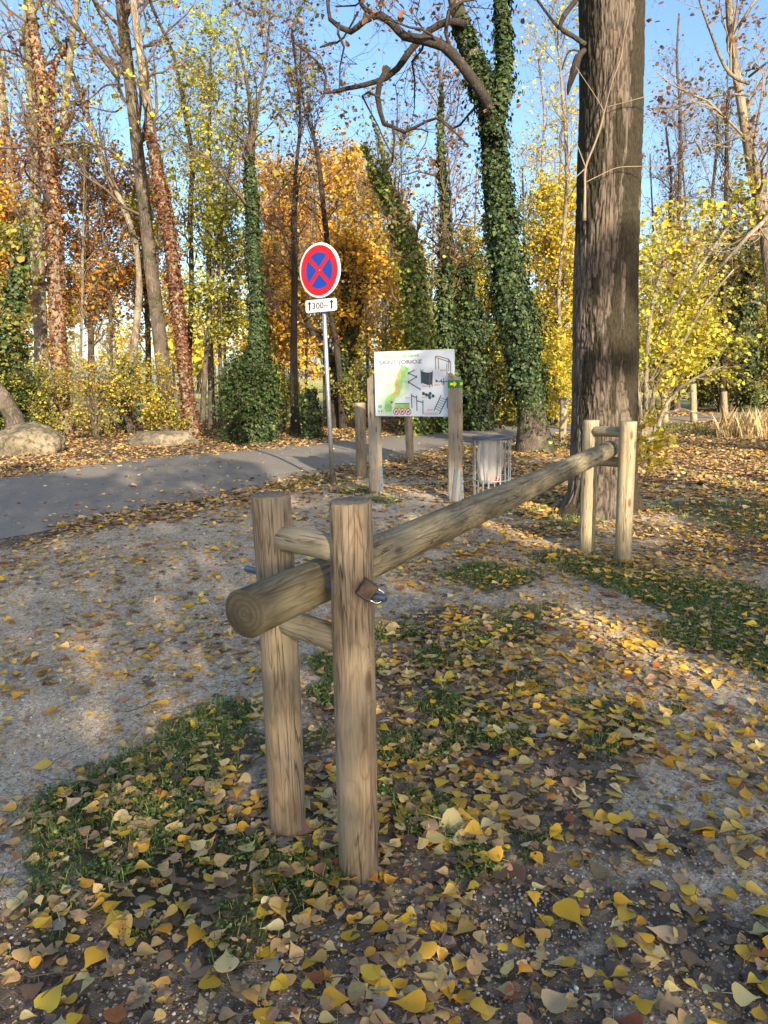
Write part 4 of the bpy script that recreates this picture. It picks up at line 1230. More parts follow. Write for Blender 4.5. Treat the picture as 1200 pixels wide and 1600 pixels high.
# ivy-dressed smaller trees in the middle
tree('ivy_covered_tree', 'sunlit ivy tree with two short leaning tops above the information board',
     [[(655, 668, 24), (658, 580, 22), (652, 500, 20), (640, 400, 18), (620, 340, 15), (600, 300, 12), (585, 270, 9), (572, 240, 7)], [(638, 390, 12), (622, 330, 10), (606, 280, 8), (597, 230, 5), (585, 190, 4)]], Y=17.5, br=(26, 1.5, 0.9), br_t=(0.4, 1.0), l2=5, l3=3, rmin=0.005,
     leaf=(500, 0.08, LIME, 0.1), ivy=[(0, [(232, 6), (245, 16), (300, 34), (350, 48), (400, 56), (460, 58), (540, 50), (620, 54), (668, 60)], 10500, 0.085, [(0.13, 0.19, 0.035), (0.22, 0.26, 0.05), (0.30, 0.30, 0.06)] + SUNIVY), (1, [(180, 0), (240, 10), (330, 22)], 1200, 0.085, SUNIVY)], seed=31)  # extra bright greens here paint the sunlit look into the ivy leaves
tree('ivy_covered_tree', 'tall slim ivy tree just behind the right post of the information board',
     [[(698, 668, 16), (694, 560, 15), (694, 450, 13), (696, 350, 12), (692, 280, 10), (688, 200, 8), (690, 140, 5), (684, 80, 3)]], Y=18.0, br=(40, 1.9, 0.9), br_t=(0.35, 1.0), l2=5, l3=3, rmin=0.005,
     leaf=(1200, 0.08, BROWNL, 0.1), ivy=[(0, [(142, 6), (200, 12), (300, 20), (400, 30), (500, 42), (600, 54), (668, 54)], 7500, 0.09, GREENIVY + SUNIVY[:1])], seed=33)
tree('ivy_covered_tree', 'bushy dark evergreen ivy spire left of the large forked ivy tree',
     [[(742, 664, 14), (740, 560, 12), (736, 480, 10), (728, 420, 8), (722, 395, 5)]], Y=18.5, br=(20, 1.0, 0.9), l2=4, l3=2, rmin=0.005,
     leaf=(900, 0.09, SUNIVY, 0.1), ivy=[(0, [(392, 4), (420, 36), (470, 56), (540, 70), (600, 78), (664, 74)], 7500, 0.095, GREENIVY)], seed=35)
tree('forked_tree', 'dark forked trunk with climbing ivy behind the steel sign post',
     [[(524, 660, 24), (526, 610, 22), (522, 570, 20), (508, 545, 14), (488, 520, 12), (470, 480, 8), (455, 440, 5)], [(524, 600, 16), (540, 555, 14), (552, 510, 13), (560, 465, 12), (572, 430, 9), (582, 380, 6)], [(550, 510, 10), (540, 460, 9), (536, 420, 7), (528, 380, 4)]], Y=21.0,
     bark_='darkbark', twig='darktwig', br=(40, 1.5, 0.9), br_t=(0.3, 1.0), l2=5, l3=3, rmin=0.0055, leaf=(5200, 0.10, GOLD, 0.12), ivy=[(1, [(425, 6), (470, 22), (560, 28), (600, 30)], 1800, 0.09, GREENIVY), (2, [(420, 4), (470, 16), (510, 20)], 800, 0.09, GREENIVY)], seed=37)
tree('ivy_covered_stump', 'short ivy covered stump just left of the steel sign post', [[(487, 676, 20), (487, 640, 18), (486, 615, 14)]], Y=17.6, cat='stump', br=(0, 0, 0), ext=0, step=0.08,
     ivy=[(0, [(605, 22), (625, 27), (650, 30), (678, 36)], 1900, 0.075, GREENIVY)], seed=39)
tree('ivy_covered_tree', 'ivy trunk rising behind leaves at the far right edge, beyond the lane',
     [[(1172, 640, 13), (1170, 540, 12), (1172, 460, 9), (1176, 400, 6), (1178, 300, 4)]], Y=24.0, br=(24, 1.7, 0.9), l2=5, l3=2, rmin=0.006, leaf=(2500, 0.12, OLIVE, 0.15), ivy=[(0, [(395, 4), (440, 22), (540, 34), (640, 40)], 3200, 0.11, GREENIVY)], seed=41)
tree('ivy_covered_tree', 'dark ivy thicket tree at the left edge of the picture above the boulder',
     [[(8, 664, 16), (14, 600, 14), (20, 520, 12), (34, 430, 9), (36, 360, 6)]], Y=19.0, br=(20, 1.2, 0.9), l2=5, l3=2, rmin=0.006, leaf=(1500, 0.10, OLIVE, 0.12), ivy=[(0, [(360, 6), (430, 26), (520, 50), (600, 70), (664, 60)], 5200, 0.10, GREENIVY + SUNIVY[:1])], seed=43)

# leafy trees and tall shrubs: base pixel, top pixel row, distance, crown
def leafy(name, label, u, vb, vt, Y, w, n1, L1, t0, nleaf, size, pal, cat='tree', lean=0, twig='twig', up=0.3, stems=1, l2=5, l3=3, seed=0, ang=0.9, spread=None):
    S = []
    for k in range(stems):
        du = 0 if stems == 1 else (k - (stems - 1) / 2) * L1 * 26 / max(Y / 20, .4) / stems * 1.6
        S.append([(u + du * 0.12, vb, w), (u + du * 0.45 + lean * 0.4, vb * 0.6 + vt * 0.4, w * 0.75), (u + du + lean, vt + abs(du) * 0.25, w * 0.3)])
    return tree(name, label, S, Y=Y, cat=cat, bark_='bark', twig=twig, br=(n1, L1, ang), br_t=(t0, 1.0), l2=l2, l3=l3, leaf=(int(nleaf * 1.2), size * 0.78, pal, spread or size * 1.2), up=up, rmin=0.006 * Y / 20, sides=7, seed=seed + 50, ext=0, rough=0.1)

for q in (
    ('autumn_tree', 'orange leaved tree filling the left edge above the boulder', 20, 650, 262, 23.0, 12, 50, 2.3, 0.2, 10000, 0.12, ORG + GOLD[:2]),
    ('autumn_tree', 'russet tree between the two creeper covered trunks', 140, 652, 268, 24.0, 12, 46, 2.2, 0.3, 9500, 0.115, ORG + RUST[:1] + OLIVE[:1]),
    ('autumn_tree', 'coppery tree directly behind the forked mossy trunk', 230, 650, 300, 24.5, 11, 40, 2.0, 0.32, 7000, 0.115, ORG + OLIVE[:2]),
    ('autumn_tree', 'tall airy yellow green tree reaching highest between red trunk and ivy column', 330, 655, 70, 21.5, 11, 44, 2.3, 0.42, 2900, 0.10, LIME + OLIVE[:2]),
    ('autumn_tree', 'olive and yellow young tree left of the ivy column', 345, 655, 330, 20.0, 8, 34, 1.4, 0.35, 3800, 0.10, OLIVE + LIME[:2] + GREENIVY[:1]),
    ('autumn_tree', 'golden tree far behind the ivy column and the sign', 440, 640, 320, 30.0, 12, 60, 2.6, 0.26, 12000, 0.15, GOLD + ORG[:1]),
    ('autumn_tree', 'bright golden tree far behind the round sign', 535, 640, 292, 33.0, 12, 70, 3.0, 0.24, 14000, 0.16, GOLD),
    ('autumn_tree', 'golden brown tree behind the sunlit ivy top', 600, 640, 350, 30.0, 9, 44, 2.2, 0.3, 8000, 0.15, GOLD + OLIVE[:1]),
    ('autumn_tree', 'yellow tree showing right of the board behind the ivy spire', 735, 645, 430, 24.0, 9, 44, 1.8, 0.08, 9000, 0.13, YEL + OLIVE[:1]),
    ('autumn_tree', 'bright yellow tree in the gap left of the thick trunk', 866, 650, 330, 22.5, 9, 60, 1.9, 0.12, 12500, 0.115, YEL + LIME[:1]),
    ('autumn_tree', 'yellow green tree behind the lane on the right, partly in front of the sky', 1040, 648, 430, 22.0, 9, 50, 2.2, 0.1, 7000, 0.13, YEL + LIME),
    ('autumn_tree', 'dull green tree beyond the right bend of the lane', 1140, 648, 470, 26.0, 10, 50, 2.4, 0.08, 9500, 0.14, OLIVE + GREENIVY[:1] + LIME[:1]),
    ('autumn_tree', 'brownish yellow tree at the right border beyond the lane', 1230, 648, 400, 28.0, 12, 46, 2.8, 0.1, 7000, 0.15, OLIVE + GOLD[:1]),
    ('autumn_tree', 'dark leaved tree closing the view behind the board', 640, 645, 440, 24.0, 9, 40, 1.8, 0.06, 7000, 0.12, OLIVE + YEL[:2] + SUNIVY[:2]),
    ('autumn_tree', 'orange brown tree half hidden by the dark reddish trunk', 425, 652, 430, 23.0, 8, 40, 1.6, 0.25, 4200, 0.115, GOLD + BROWNL[:1]),
):
    leafy(*q, seed=int(q[2]))

# thin bare whips and saplings between the trees
SAPLING = ['behind the bush at the left boulder', 'left of the mossy boulder', 'behind the mossy boulder', 'just left of the ivy column', 'right beside the ivy column', 'between ivy column and dark reddish trunk', 'right of the dark reddish trunk', 'directly behind the round sign', 'just right of the sign pole', 'between sign pole and board, higher one', 'left above the board corner', 'above the left half of the board', 'above the right half of the board', 'above the right board post', 'left of the large forked ivy tree', 'right of the large forked ivy tree', 'in the gap left of the thick trunk', 'close to the right of the thick trunk', 'second to the right of the thick trunk', 'third to the right of the thick trunk', 'above the middle of the hazel bush', 'tallest one, behind the pale barked tree', 'last one at the right border']
for k_, (u_, v0_, v1_, Y_) in enumerate([(120, 655, 250, 22.5), (172, 655, 300, 23), (248, 655, 240, 24), (350, 650, 200, 23.5), (420, 650, 180, 24), (440, 650, 260, 26), (478, 650, 240, 25), (508, 650, 300, 27), (550, 650, 270, 25), (575, 648, 320, 26),
        (600, 648, 240, 27), (632, 648, 200, 26), (672, 648, 170, 24), (716, 648, 220, 24), (738, 648, 260, 26), (826, 648, 260, 25), (862, 646, 150, 26), (1022, 640, 240, 27), (1052, 640, 120, 28), (1084, 640, 180, 27), (1112, 640, 240, 29), (1150, 640, 90, 27), (1186, 640, 200, 28)]):
    ln = [14, -18, 8, -10, 20, -6][k_ % 6]
    tree('bare_sapling', 'thin bare sapling ' + SAPLING[k_], [[(u_, v0_, 5), (u_ + ln * .2, v0_ * .6 + v1_ * .4, 4), (u_ + ln, v1_, 2)]], Y=Y_, twig='twig' if k_ % 2 else 'paletwig', bark_='bark' if k_ % 2 else 'palebark', br=(26, 1.9, 0.6), br_t=(0.2, 1.0), l2=6, l3=3, rmin=0.0045, up=0.35,
         leaf=(160, 0.07, BROWNL + ORG[:1], 0.06), sides=6, seed=200 + k_, ext=0, group='thin bare saplings in the wood')

for q in (
    ('leafy_shrub', 'sunlit yellow bush behind the gap between the two boulders', 150, 672, 585, 18.6, 5, 34, 1.0, 0.05, 2600, 0.07, YEL[:2] + OLIVE + BROWNL[:1], 5),
    ('leafy_shrub', 'yellow green bush growing right behind the big boulder', 62, 668, 590, 18.8, 5, 30, 1.0, 0.05, 2500, 0.07, LIME + OLIVE + BROWNL[:1], 4),
    ('leafy_shrub', 'yellow leaved bush between mossy boulder and red creeper trunk', 255, 672, 590, 18.2, 5, 26, 0.8, 0.05, 2600, 0.07, YEL + OLIVE + BROWNL[:1], 4),
    ('leafy_shrub', 'dark undergrowth bush with brown leaves behind the mossy boulder', 205, 668, 575, 20.2, 5, 26, 1.0, 0.05, 1900, 0.09, OLIVE + GREENIVY[:2], 4),
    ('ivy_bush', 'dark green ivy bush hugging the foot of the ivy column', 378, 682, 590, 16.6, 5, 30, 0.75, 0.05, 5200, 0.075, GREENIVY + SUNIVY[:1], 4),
    ('leafy_shrub', 'low sunlit bush with golden leaves between stump and ivy column', 440, 670, 600, 19.5, 4, 20, 0.8, 0.05, 1600, 0.085, LIME + GOLD[:1], 4),
    ('leafy_shrub', 'glossy green bush behind the lane just right of the board', 770, 668, 545, 19.8, 5, 44, 1.3, 0.05, 9500, 0.085, SUNIVY + YEL[:2], 5),
    ('leafy_shrub', 'dark green bush under the information board beyond the lane', 655, 668, 605, 19.2, 5, 34, 1.0, 0.05, 4500, 0.085, SUNIVY + OLIVE + YEL[:1], 5),
    ('leafy_shrub', 'low olive bush in the shade beyond the lane at the sign post', 560, 664, 600, 20.5, 4, 22, 0.8, 0.05, 1500, 0.085, OLIVE + LIME[:1], 4),
    ('leafy_shrub', 'yellow bush low behind the thick trunk on its left side', 866, 664, 560, 19.5, 4, 34, 1.1, 0.05, 6000, 0.085, YEL + LIME[:2], 4),
    ('leafy_shrub', 'dark bush beyond the right bend of the lane', 1130, 646, 560, 24.5, 5, 34, 1.8, 0.05, 6000, 0.11, GREENIVY + OLIVE, 5),
    ('leafy_shrub', 'shady green bush beyond the lane at the right border', 1215, 642, 540, 25.5, 5, 34, 1.8, 0.05, 5000, 0.11, GREENIVY + OLIVE, 5),
    ('leafy_shrub', 'dark bush in the shade at the left border behind the tree root', 2, 664, 600, 18.2, 5, 26, 0.9, 0.05, 3800, 0.085, GREENIVY + LIME[:1], 4),
):
    leafy(*q[:-1], cat='bush', stems=q[-1], seed=int(q[2]) + 3, up=0.15)

# arching hazel with big yellow leaves right of the thick trunk
tree('hazel_bush', 'arching hazel bush with large bright yellow leaves right of the thick trunk',
     [[(1016, 690, 9), (1012, 640, 8), (1024, 560, 7), (1062, 480, 6), (1110, 400, 5), (1150, 340, 3)], [(1012, 690, 8), (1030, 610, 7), (1075, 540, 6), (1112, 470, 4), (1150, 420, 3)], [(1008, 690, 8), (1002, 600, 7), (1010, 500, 6), (1034, 420, 5), (1048, 370, 3)],
      [(1018, 690, 8), (1050, 630, 6), (1090, 590, 5), (1130, 572, 3)], [(1014, 690, 7), (1040, 650, 5), (1075, 640, 4), (1110, 650, 3)], [(1006, 690, 7), (990, 600, 6), (986, 520, 5), (1000, 440, 3)]], Y=12.2, cat='bush', bark_='palebark', twig='paletwig',
     br=(60, 0.95, 0.7), br_t=(0.2, 1.0), l2=4, l3=2, up=0.1, rmin=0.003, ext=0, leaf=(3000, 0.068, YEL[1:] + LIME, 0.06), sides=7, seed=71)
tree('yellow_shrub', 'small sapling with a few yellow leaves at the foot of the thick trunk, right side',
     [[(1004, 745, 3), (1006, 720, 3), (1012, 690, 2)], [(1004, 745, 3), (996, 700, 2), (1000, 660, 2)]], Y=9.6, cat='bush', bark_='paletwig', twig='paletwig', br=(12, 0.35, 0.8), l2=3, l3=2, up=0.2, rmin=0.002, ext=0, leaf=(260, 0.07, YEL + LIME[:1], 0.05), sides=6, seed=73)
# the leaning base of a tree at the left edge
tree('leaning_trunk', 'leaning grey tree base at the left edge beside the big boulder', [[(34, 684, 30), (18, 650, 26), (0, 622, 24), (-30, 585, 22), (-80, 530, 20), (-140, 430, 16)]], Y=16.0, bark_='bark', br=(8, 1.5, 0.9), l2=4, l3=2, leaf=(500, 0.09, LIME, 0.1), seed=75, ext=0)

# far wood on the horizon, one mass
def far_wood():
    g = Geo(); gt = Geo()
    n = 110
    xs = np.linspace(-85, 95, n) + RNG.normal(0, 1.0, n)
    ys = RNG.uniform(48, 78, n)
    hs = RNG.uniform(5, 10.5, n)
    hs = np.where((xs > 8) & (xs < 32), hs * 0.6, hs)
    P0 = np.stack([xs, ys, np.zeros(n)], -1)
    K = 6
    P1 = P0[:, None] + np.linspace(0, 1, K)[None, :, None] * np.stack([RNG.normal(0, .5, n), RNG.normal(0, .5, n), hs], -1)[:, None]
    R1 = np.linspace(0.14, 0.04, K)[None] * np.ones((n, 1))
    to_sticks(gt, P1, R1, 4)
    P2, R2 = grow(P1, R1, n * 22, 0.12, 1.0, 2.6, 0.9, 5, 0.4, 0.25, 0.4, 0.02)
    to_sticks(gt, P2, R2, 3)
    P3, R3 = grow(P2, R2, n * 60, 0.2, 1.0, 1.3, 0.8, 4, 0.3, 0.25, 0.5, 0.014)
    to_sticks(gt, P3, R3, 3)
    N = 60000
    p, nr, s_, c = leaves_on(P3, N, 0.34, GOLD + OLIVE + YEL + LIME, 0.4)
    c = palette(GOLD + OLIVE + YEL[:2] + LIME, n, 0.2)[np.argmin(np.abs(p[::1, :1] - xs[None]), 1)] * 0.7 + c * 0.3
    scatter_leaves(g, p, nr, s_, c, 'simple', 0.25)
    root = tag(g.build('far_wood', M['leaf'], None, color=True, smooth_shade=False), 'pale golden wood closing the view beyond the meadow', 'wood', kind='stuff')
    tag(gt.build('far_branches', M['twig'], root), kind='stuff')
far_wood()

# the wood behind the camera, whose crowns shade the foreground
def wood_behind():
    g = Geo(); gt = Geo()
    N = 92000
    x = RNG.uniform(-1, 18, N); y = RNG.uniform(-14, -9, N); z = RNG.uniform(3.8, 11.8, N)
    # project along the sun direction on the plane y=-10
    t = (-10 - y) / SUN[1]
    X = x + SUN[0] * t; Z = z + SUN[2] * t
    n = fbm(np.stack([X * 0.55, Z * 0.55, np.zeros(N)], -1), 201, 3)
    top = 9.2 + 0.6 * np.sin(X * 0.9) + 0.5 * np.sin(X * 2.3 + 1) + 1.0 * np.exp(-((X - 7.5) / 1.1) ** 2)
    keep = RNG.random(N) < np.where(Z < top - 1.0, 0.52 + 0.5 * n, np.clip((top + 1.8 - Z) / 3.5, 0, 1) * (n > 0.47))
    keep &= ~((n > 0.70) & (Z > 6.6) & (X > 5.0))
    for (a0, a1, z0, z1) in SUNGAPS:
        keep &= ~((X > a0) & (X < a1) & (Z > z0) & (Z < z1))
    x, y, z = x[keep], y[keep], z[keep]
    N = len(x)
    scatter_leaves(g, np.stack([x, y, z], -1), RNG.normal(0, 1, (N, 3)) + SUN, RNG.uniform(0.09, 0.15, N), palette(YEL + OLIVE + ORG[:1], N), 'simple', 0.2)
    root = tag(g.build('wood_behind', M['leaf'], None, color=True, smooth_shade=False), 'autumn wood on the near side of the path that shades the foreground', 'wood', kind='stuff')
    for k in range(8):
        bx, by = RNG.uniform(3, 18), RNG.uniform(-14, -9)
        s = resample(np.array([[bx, by, -0.1], [bx + RNG.normal(0, .3), by, 4], [bx + RNG.normal(0, .6), by, 9.5]]), 0.5)
        tube(gt, s, np.linspace(0.2, 0.05, len(s)), 8, True, 0.1, k)
    tag(gt.build('trunks', M['bark'], root), kind='stuff')
def gap(u0, v0, u1, v1, wid, Z0=0.0):
    a, b = G(u0, v0, Z0), G(u1, v1, Z0)
    o = []
    for p in (a, b):
        t = (-10 - p[1]) / SUN[1]
        o.append((p[0] + SUN[0] * t, Z0 + SUN[2] * t))
    xm = (o[0][0] + o[1][0]) / 2
    return (xm - wid / 2, xm + wid / 2, min(o[0][1], o[1][1]), max(o[0][1], o[1][1]))
SUNGAPS = [gap(905, 727, 925, 715, 0.15, 0.9), gap(835, 772, 860, 760, 0.15, 0.9), gap(765, 805, 785, 792, 0.13, 0.9), gap(680, 850, 695, 840, 0.10, 0.9), gap(730, 802, 885, 860, 0.42), gap(860, 945, 1150, 1085, 0.38), gap(420, 770, 440, 790, 0.5), gap(640, 805, 700, 840, 0.25), gap(1060, 690, 1100, 735, 1.2), gap(1150, 750, 1200, 775, 0.6), gap(560, 745, 620, 790, 0.3), gap(150, 740, 260, 760, 0.3), gap(915, 660, 925, 860, 0.22), gap(1010, 720, 1040, 760, 0.5)]
wood_behind()

# ------------------------------------------------------------------ rocks
def rock(name, label, cu, cv, w, h, d, seed, mat='rock'):
    t = np.linspace(0, math.pi, 40); a = np.linspace(0, 2 * math.pi, 64, endpoint=False)
    T_, A_ = np.meshgrid(t, a, indexing='ij')
    V = np.stack([np.sin(T_) * np.cos(A_), np.sin(T_) * np.sin(A_), np.cos(T_)], -1).reshape(-1, 3)
    # facets: cut by random planes
    rs = np.random.default_rng(seed)
    r = np.ones(len(V))
    for k in range(14):
        nn = unit(rs.normal(0, 1, 3) * np.array([1, 1, 0.8])); dd = rs.uniform(0.62, 0.9)
        c = V @ nn
        r = np.where(c * r > dd, dd / np.maximum(c, 1e-3), r)
    r = r * (0.92 + 0.28 * (fbm(V * 2.2, seed, 4) - 0.5)) + 0.06 * (fbm(V * 9, seed + 4, 3) - 0.5)
    V = V * r[:, None] * np.array([w / 2, d / 2, h]) 
    V[:, 2] = V[:, 2] * 0.95 - 0.02
    V[:, 2] = np.maximum(V[:, 2], -0.12)
    n = 64
    i = (np.arange(39)[:, None] * n + np.arange(n)[None]); j2 = (np.arange(n) + 1) % n
    f = np.stack([i, i + n, (np.arange(39)[:, None] + 1) * n + j2[None], np.arange(39)[:, None] * n + j2[None]], -1).reshape(-1, 4)
    p = G(cu, cv)
    o = Geo().add(V, f4=f).build(name, M[mat], None, loc=(p[0], p[1] + d / 2, 0))
    return tag(o, label, 'rock')
rock('boulder', 'large pale limestone boulder at the left edge beside the lane', 20, 714, 2.1, 0.76, 1.2, 5)
rock('boulder', 'low mossy boulder half buried in leaves left of the ivy column', 243, 698, 1.95, 0.52, 1.0, 8)

# ------------------------------------------------------------------ logs
def log(name, p0, p1, r, mat, parent=None, r1=None, n=36, chamfer=0.006, rough=0.02, seed=0, label=None):
    p0 = np.asarray(p0, float); p1 = np.asarray(p1, float)
    L = np.linalg.norm(p1 - p0); r1 = r if r1 is None else r1
    z = np.concatenate([[0, chamfer], np.linspace(chamfer, L - chamfer, max(3, int(L / 0.035)))[1:-1], [L - chamfer, L]])
    rr = r + (r1 - r) * z / L
    rr[0] -= chamfer; rr[-1] -= chamfer
    g = Geo()
    rs = np.random.default_rng(seed)
    bend = 0.004 * np.sin(z / L * 3.0 + rs.uniform(0, 6))
    path = np.stack([bend, bend * 0.6, z], -1)
    a = np.arange(n) * 2 * math.pi / n
    A_, Z_ = np.meshgrid(a, z)
    q = np.stack([np.cos(A_) * 1.2, np.sin(A_) * 1.2, Z_ * 3 + seed * 3.3], -1).reshape(-1, 3)
    R_ = rr[:, None] * (1 + rough * 2 * (fbm(q, seed, 3).reshape(A_.shape) - 0.5) * 2)
    # a drying split and shallow checks cut into the log
    for k in range(3):
        a0 = rs.uniform(0, 6.28); z0 = rs.uniform(0.1, 0.8) * L; zl = rs.uniform(0.2, 0.45) * L
        da = (A_ - a0 - 0.10 * np.sin(Z_ * 7 + k) + math.pi) % (2 * math.pi) - math.pi
        R_ = R_ - 0.006 * np.exp(-(da / 0.10) ** 2) * np.exp(-((Z_ - z0) / zl) ** 4)
    V = np.stack([path[:, 0][:, None] + np.cos(A_) * R_, path[:, 1][:, None] + np.sin(A_) * R_, Z_], -1).reshape(-1, 3)
    k = np.arange(len(z) - 1)[:, None] * n; j = np.arange(n)[None]; j2 = (j + 1) % n
    f4 = np.stack([k + j, k + j2, k + n + j2, k + n + j], -1).reshape(-1, 4)
    nv = len(z) * n
    V = np.concatenate([V, [[*path[0][:2], 0], [*path[-1][:2], L]]])
    jj = np.arange(n); jn = (jj + 1) % n
    f3 = np.concatenate([np.stack([np.full(n, nv), jn, jj], -1), np.stack([np.full(n, nv + 1), nv - n + jj, nv - n + jn], -1)])
    g.add(V, f3=f3, f4=f4)
    o = g.build(name, M[mat], None)
    o.rotation_euler = Vector(p1 - p0).to_track_quat('Z', 'Y').to_euler()
    off = np.array(parent.location) if parent is not None else 0
    o.location = Vector(p0 - off)
    if parent is not None: o.parent = parent
    if label: o['label'] = label
    return o

def rotz(a):
    c, s = math.cos(a), math.sin(a)
    return np.array([[c, -s, 0], [s, c, 0], [0, 0, 1]])

# ------------------------------------------------------------------ the barrier
P1 = G(450, 1300); P2 = G(563, 1364); P3 = G(917, 862); P4 = G(973, 877)
m1, m2 = (P1 + P2) / 2, (P3 + P4) / 2
RP = 0.0605
barrier = empty('log_barrier', m1, 'wooden log barrier with one long rail pinned between two pairs of posts', 'barrier')
def gr_(p): return np.array([p[0], p[1], float(hgt(np.array([p[0]]), np.array([p[1]]))[0])])
def post(p, h, mat, seed, r=RP):
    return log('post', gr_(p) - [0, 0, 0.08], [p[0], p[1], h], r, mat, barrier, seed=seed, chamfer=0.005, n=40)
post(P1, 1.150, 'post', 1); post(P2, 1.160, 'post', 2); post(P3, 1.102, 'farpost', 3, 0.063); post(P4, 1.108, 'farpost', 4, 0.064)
zr0, zr1 = 0.884, 0.875
d = unit(m2 - m1)
mm = (P1 + P2) / 2
ax1 = unit(P2 - P1); ax2 = unit(P4 - P3)
E0 = mm - d * 0.305; E0[2] = zr0 + 0.01
E1 = m2 + d * 0.07; E1[2] = zr1
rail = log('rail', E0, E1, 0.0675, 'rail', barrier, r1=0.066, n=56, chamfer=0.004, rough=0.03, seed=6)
def cross(Pa, Pb, ax, z, r, seed, back=0.0):
    a = Pa + ax * (RP * 0.6); b = Pb - ax * (RP * 0.6)
    a = np.array([a[0], a[1], z]); b = np.array([b[0], b[1], z + 0.004])
    log('crossbar', a, b, r, 'bar', barrier, n=28, chamfer=0.004, seed=seed)
cross(P1, P2, ax1, 1.015, 0.040, 11); cross(P1, P2, ax1, 0.745, 0.040, 12)
cross(P3, P4, ax2, 1.015, 0.040, 13); cross(P3, P4, ax2, 0.778, 0.040, 14)
# round plugs where the crossbars' pins come out of the near post
side = np.array([0.80, -0.60, 0.0])
for zz in (1.018, 0.752):
    c = P2 + side * RP * 0.985
    log('end_plug', [c[0] - side[0] * 0.01, c[1] - side[1] * 0.01, zz], [c[0] + side[0] * 0.0022, c[1] + side[1] * 0.0022, zz], 0.0125, 'plug', barrier, n=20, chamfer=0.0006, rough=0.0)
# the steel pin through posts and rail
zp = 0.882
a = P1 - ax1 * 0.135 + np.array([0, 0, zp + 0.010]); b = P2 + ax1 * 0.125 + np.array([0, 0, zp + 0.020])
def rod(name, p0, p1, r, mat, parent, n=20):
    g = Geo(); p0 = np.array(p0, float); p1 = np.array(p1, float)
    dd = unit(p1 - p0)
    tube(g, np.stack([p0, p0 + dd * 0.0015, p1 - dd * 0.0015, p1]) - np.array(parent.location), np.array([r - 0.0015, r, r, r - 0.0015]), n)
    return g.build(name, M[mat], parent)
rod('steel_pin', a, b, 0.0105, 'darksteel', barrier)
rod('pin_end', a - ax1 * 0.002, a + ax1 * 0.0001, 0.0095, 'bluesteel', barrier)
# splintered chip on the rail
c_ = at(501, 916, 1.0)

# padlock: hangs from the pin's free end and rests against the near post
pc = b - ax1 * 0.030
lockc = pc - 0.036 * (np.array([0.97, 0.25, 0.0]) * math.cos(math.radians(-38)) + np.array([0, 0, 1.0]) * math.sin(math.radians(-38)))
lock = empty('padlock', lockc, 'small tarnished padlock with steel shackle hooked on the pin of the near post', 'padlock')
vd = unit(np.array([0.25, -0.97, 0.0]))
rt = unit(np.array([0.97, 0.25, 0.0]))
up_ = np.array([0, 0, 1.0])
ang = math.radians(-38)
ex = rt * math.cos(ang) + up_ * math.sin(ang)       # towards the shackle: right and down
ey = -rt * math.sin(ang) + up_ * math.cos(ang)
Rm = np.stack([ex, vd, ey], 1)
g = Geo(); box(g, (0, 0, 0), (0.044, 0.024, 0.052), Rm, bev=0.003); g.build('body', M['brass'], lock, smooth_shade=False)
g = Geo()
for k in range(5): box(g, Rm @ np.array([0.0, 0, 0]) + ex * (-0.0145 + 0.0072 * k), (0.0012, 0.0246, 0.0526), Rm)
g.build('plate_edges', M['slate'], lock, smooth_shade=False)
th_ = np.linspace(0, math.pi, 15)
shk = [ex * 0.018 + ey * 0.0185] + [ex * (0.036 + 0.0185 * math.sin(t)) + ey * 0.0185 * math.cos(t) for t in th_] + [ex * 0.018 - ey * 0.0185]
g = Geo(); tube(g, np.array(shk), 0.0044, 12); g.build('shackle', M['chrome'], lock)
# ------------------------------------------------------------------ lettering
def text_geo(txt, size, shear=0.0, bold=0.0):
    cu = bpy.data.curves.new('text', 'FONT')
    cu.body = txt; cu.size = size; cu.shear = shear; cu.offset = bold; cu.resolution_u = 3
    o = bpy.data.objects.new('text', cu)
    COL.objects.link(o)
    dg = bpy.context.evaluated_depsgraph_get()
    me = o.evaluated_get(dg).to_mesh()
    me.calc_loop_triangles()
    v = np.zeros(len(me.vertices) * 3); me.vertices.foreach_get('co', v); v = v.reshape(-1, 3)
    t = np.zeros(len(me.loop_triangles) * 3, np.int32); me.loop_triangles.foreach_get('vertices', t); t = t.reshape(-1, 3)
    o.evaluated_get(dg).to_mesh_clear()
    bpy.data.objects.remove(o); bpy.data.curves.remove(cu)
    return v, t

def fit_text(g, txt, x0, x1, z0, z1, y, shear=0.0, bold=0.0, base=0.0):
    """lettering that fills a box on a panel facing -y"""
    v, t = text_geo(txt, 1.0, shear, bold)
    v0 = text_geo(txt, 1.0, shear, base)[0] if base != bold else v
    mn, mx = v0.min(0), v0.max(0)
    q = (v - mn) / (mx - mn + 1e-9)
    g.add(np.stack([x0 + q[:, 0] * (x1 - x0), np.full(len(v), y), z0 + q[:, 1] * (z1 - z0)], -1), f3=t)

def flat(g, pts, y, thick=0.0):
    """flat polygon (convex or fan-able) on a panel facing -y"""
    pts = np.array(pts, float)
    c = pts.mean(0)
    V = np.concatenate([[c], pts]); n = len(pts)
    j = np.arange(n)
    g.add(np.stack([V[:, 0], np.full(n + 1, y), V[:, 1]], -1), f3=np.stack([np.zeros(n, int), 1 + j, 1 + (j + 1) % n], -1))

def stroke(g, a, b, w, y):
    a = np.array(a, float); b = np.array(b, float)
    d = (b - a) / (np.linalg.norm(b - a) + 1e-9); n = np.array([-d[1], d[0]]) * w / 2
    flat(g, [a - n, b - n, b + n, a + n], y)

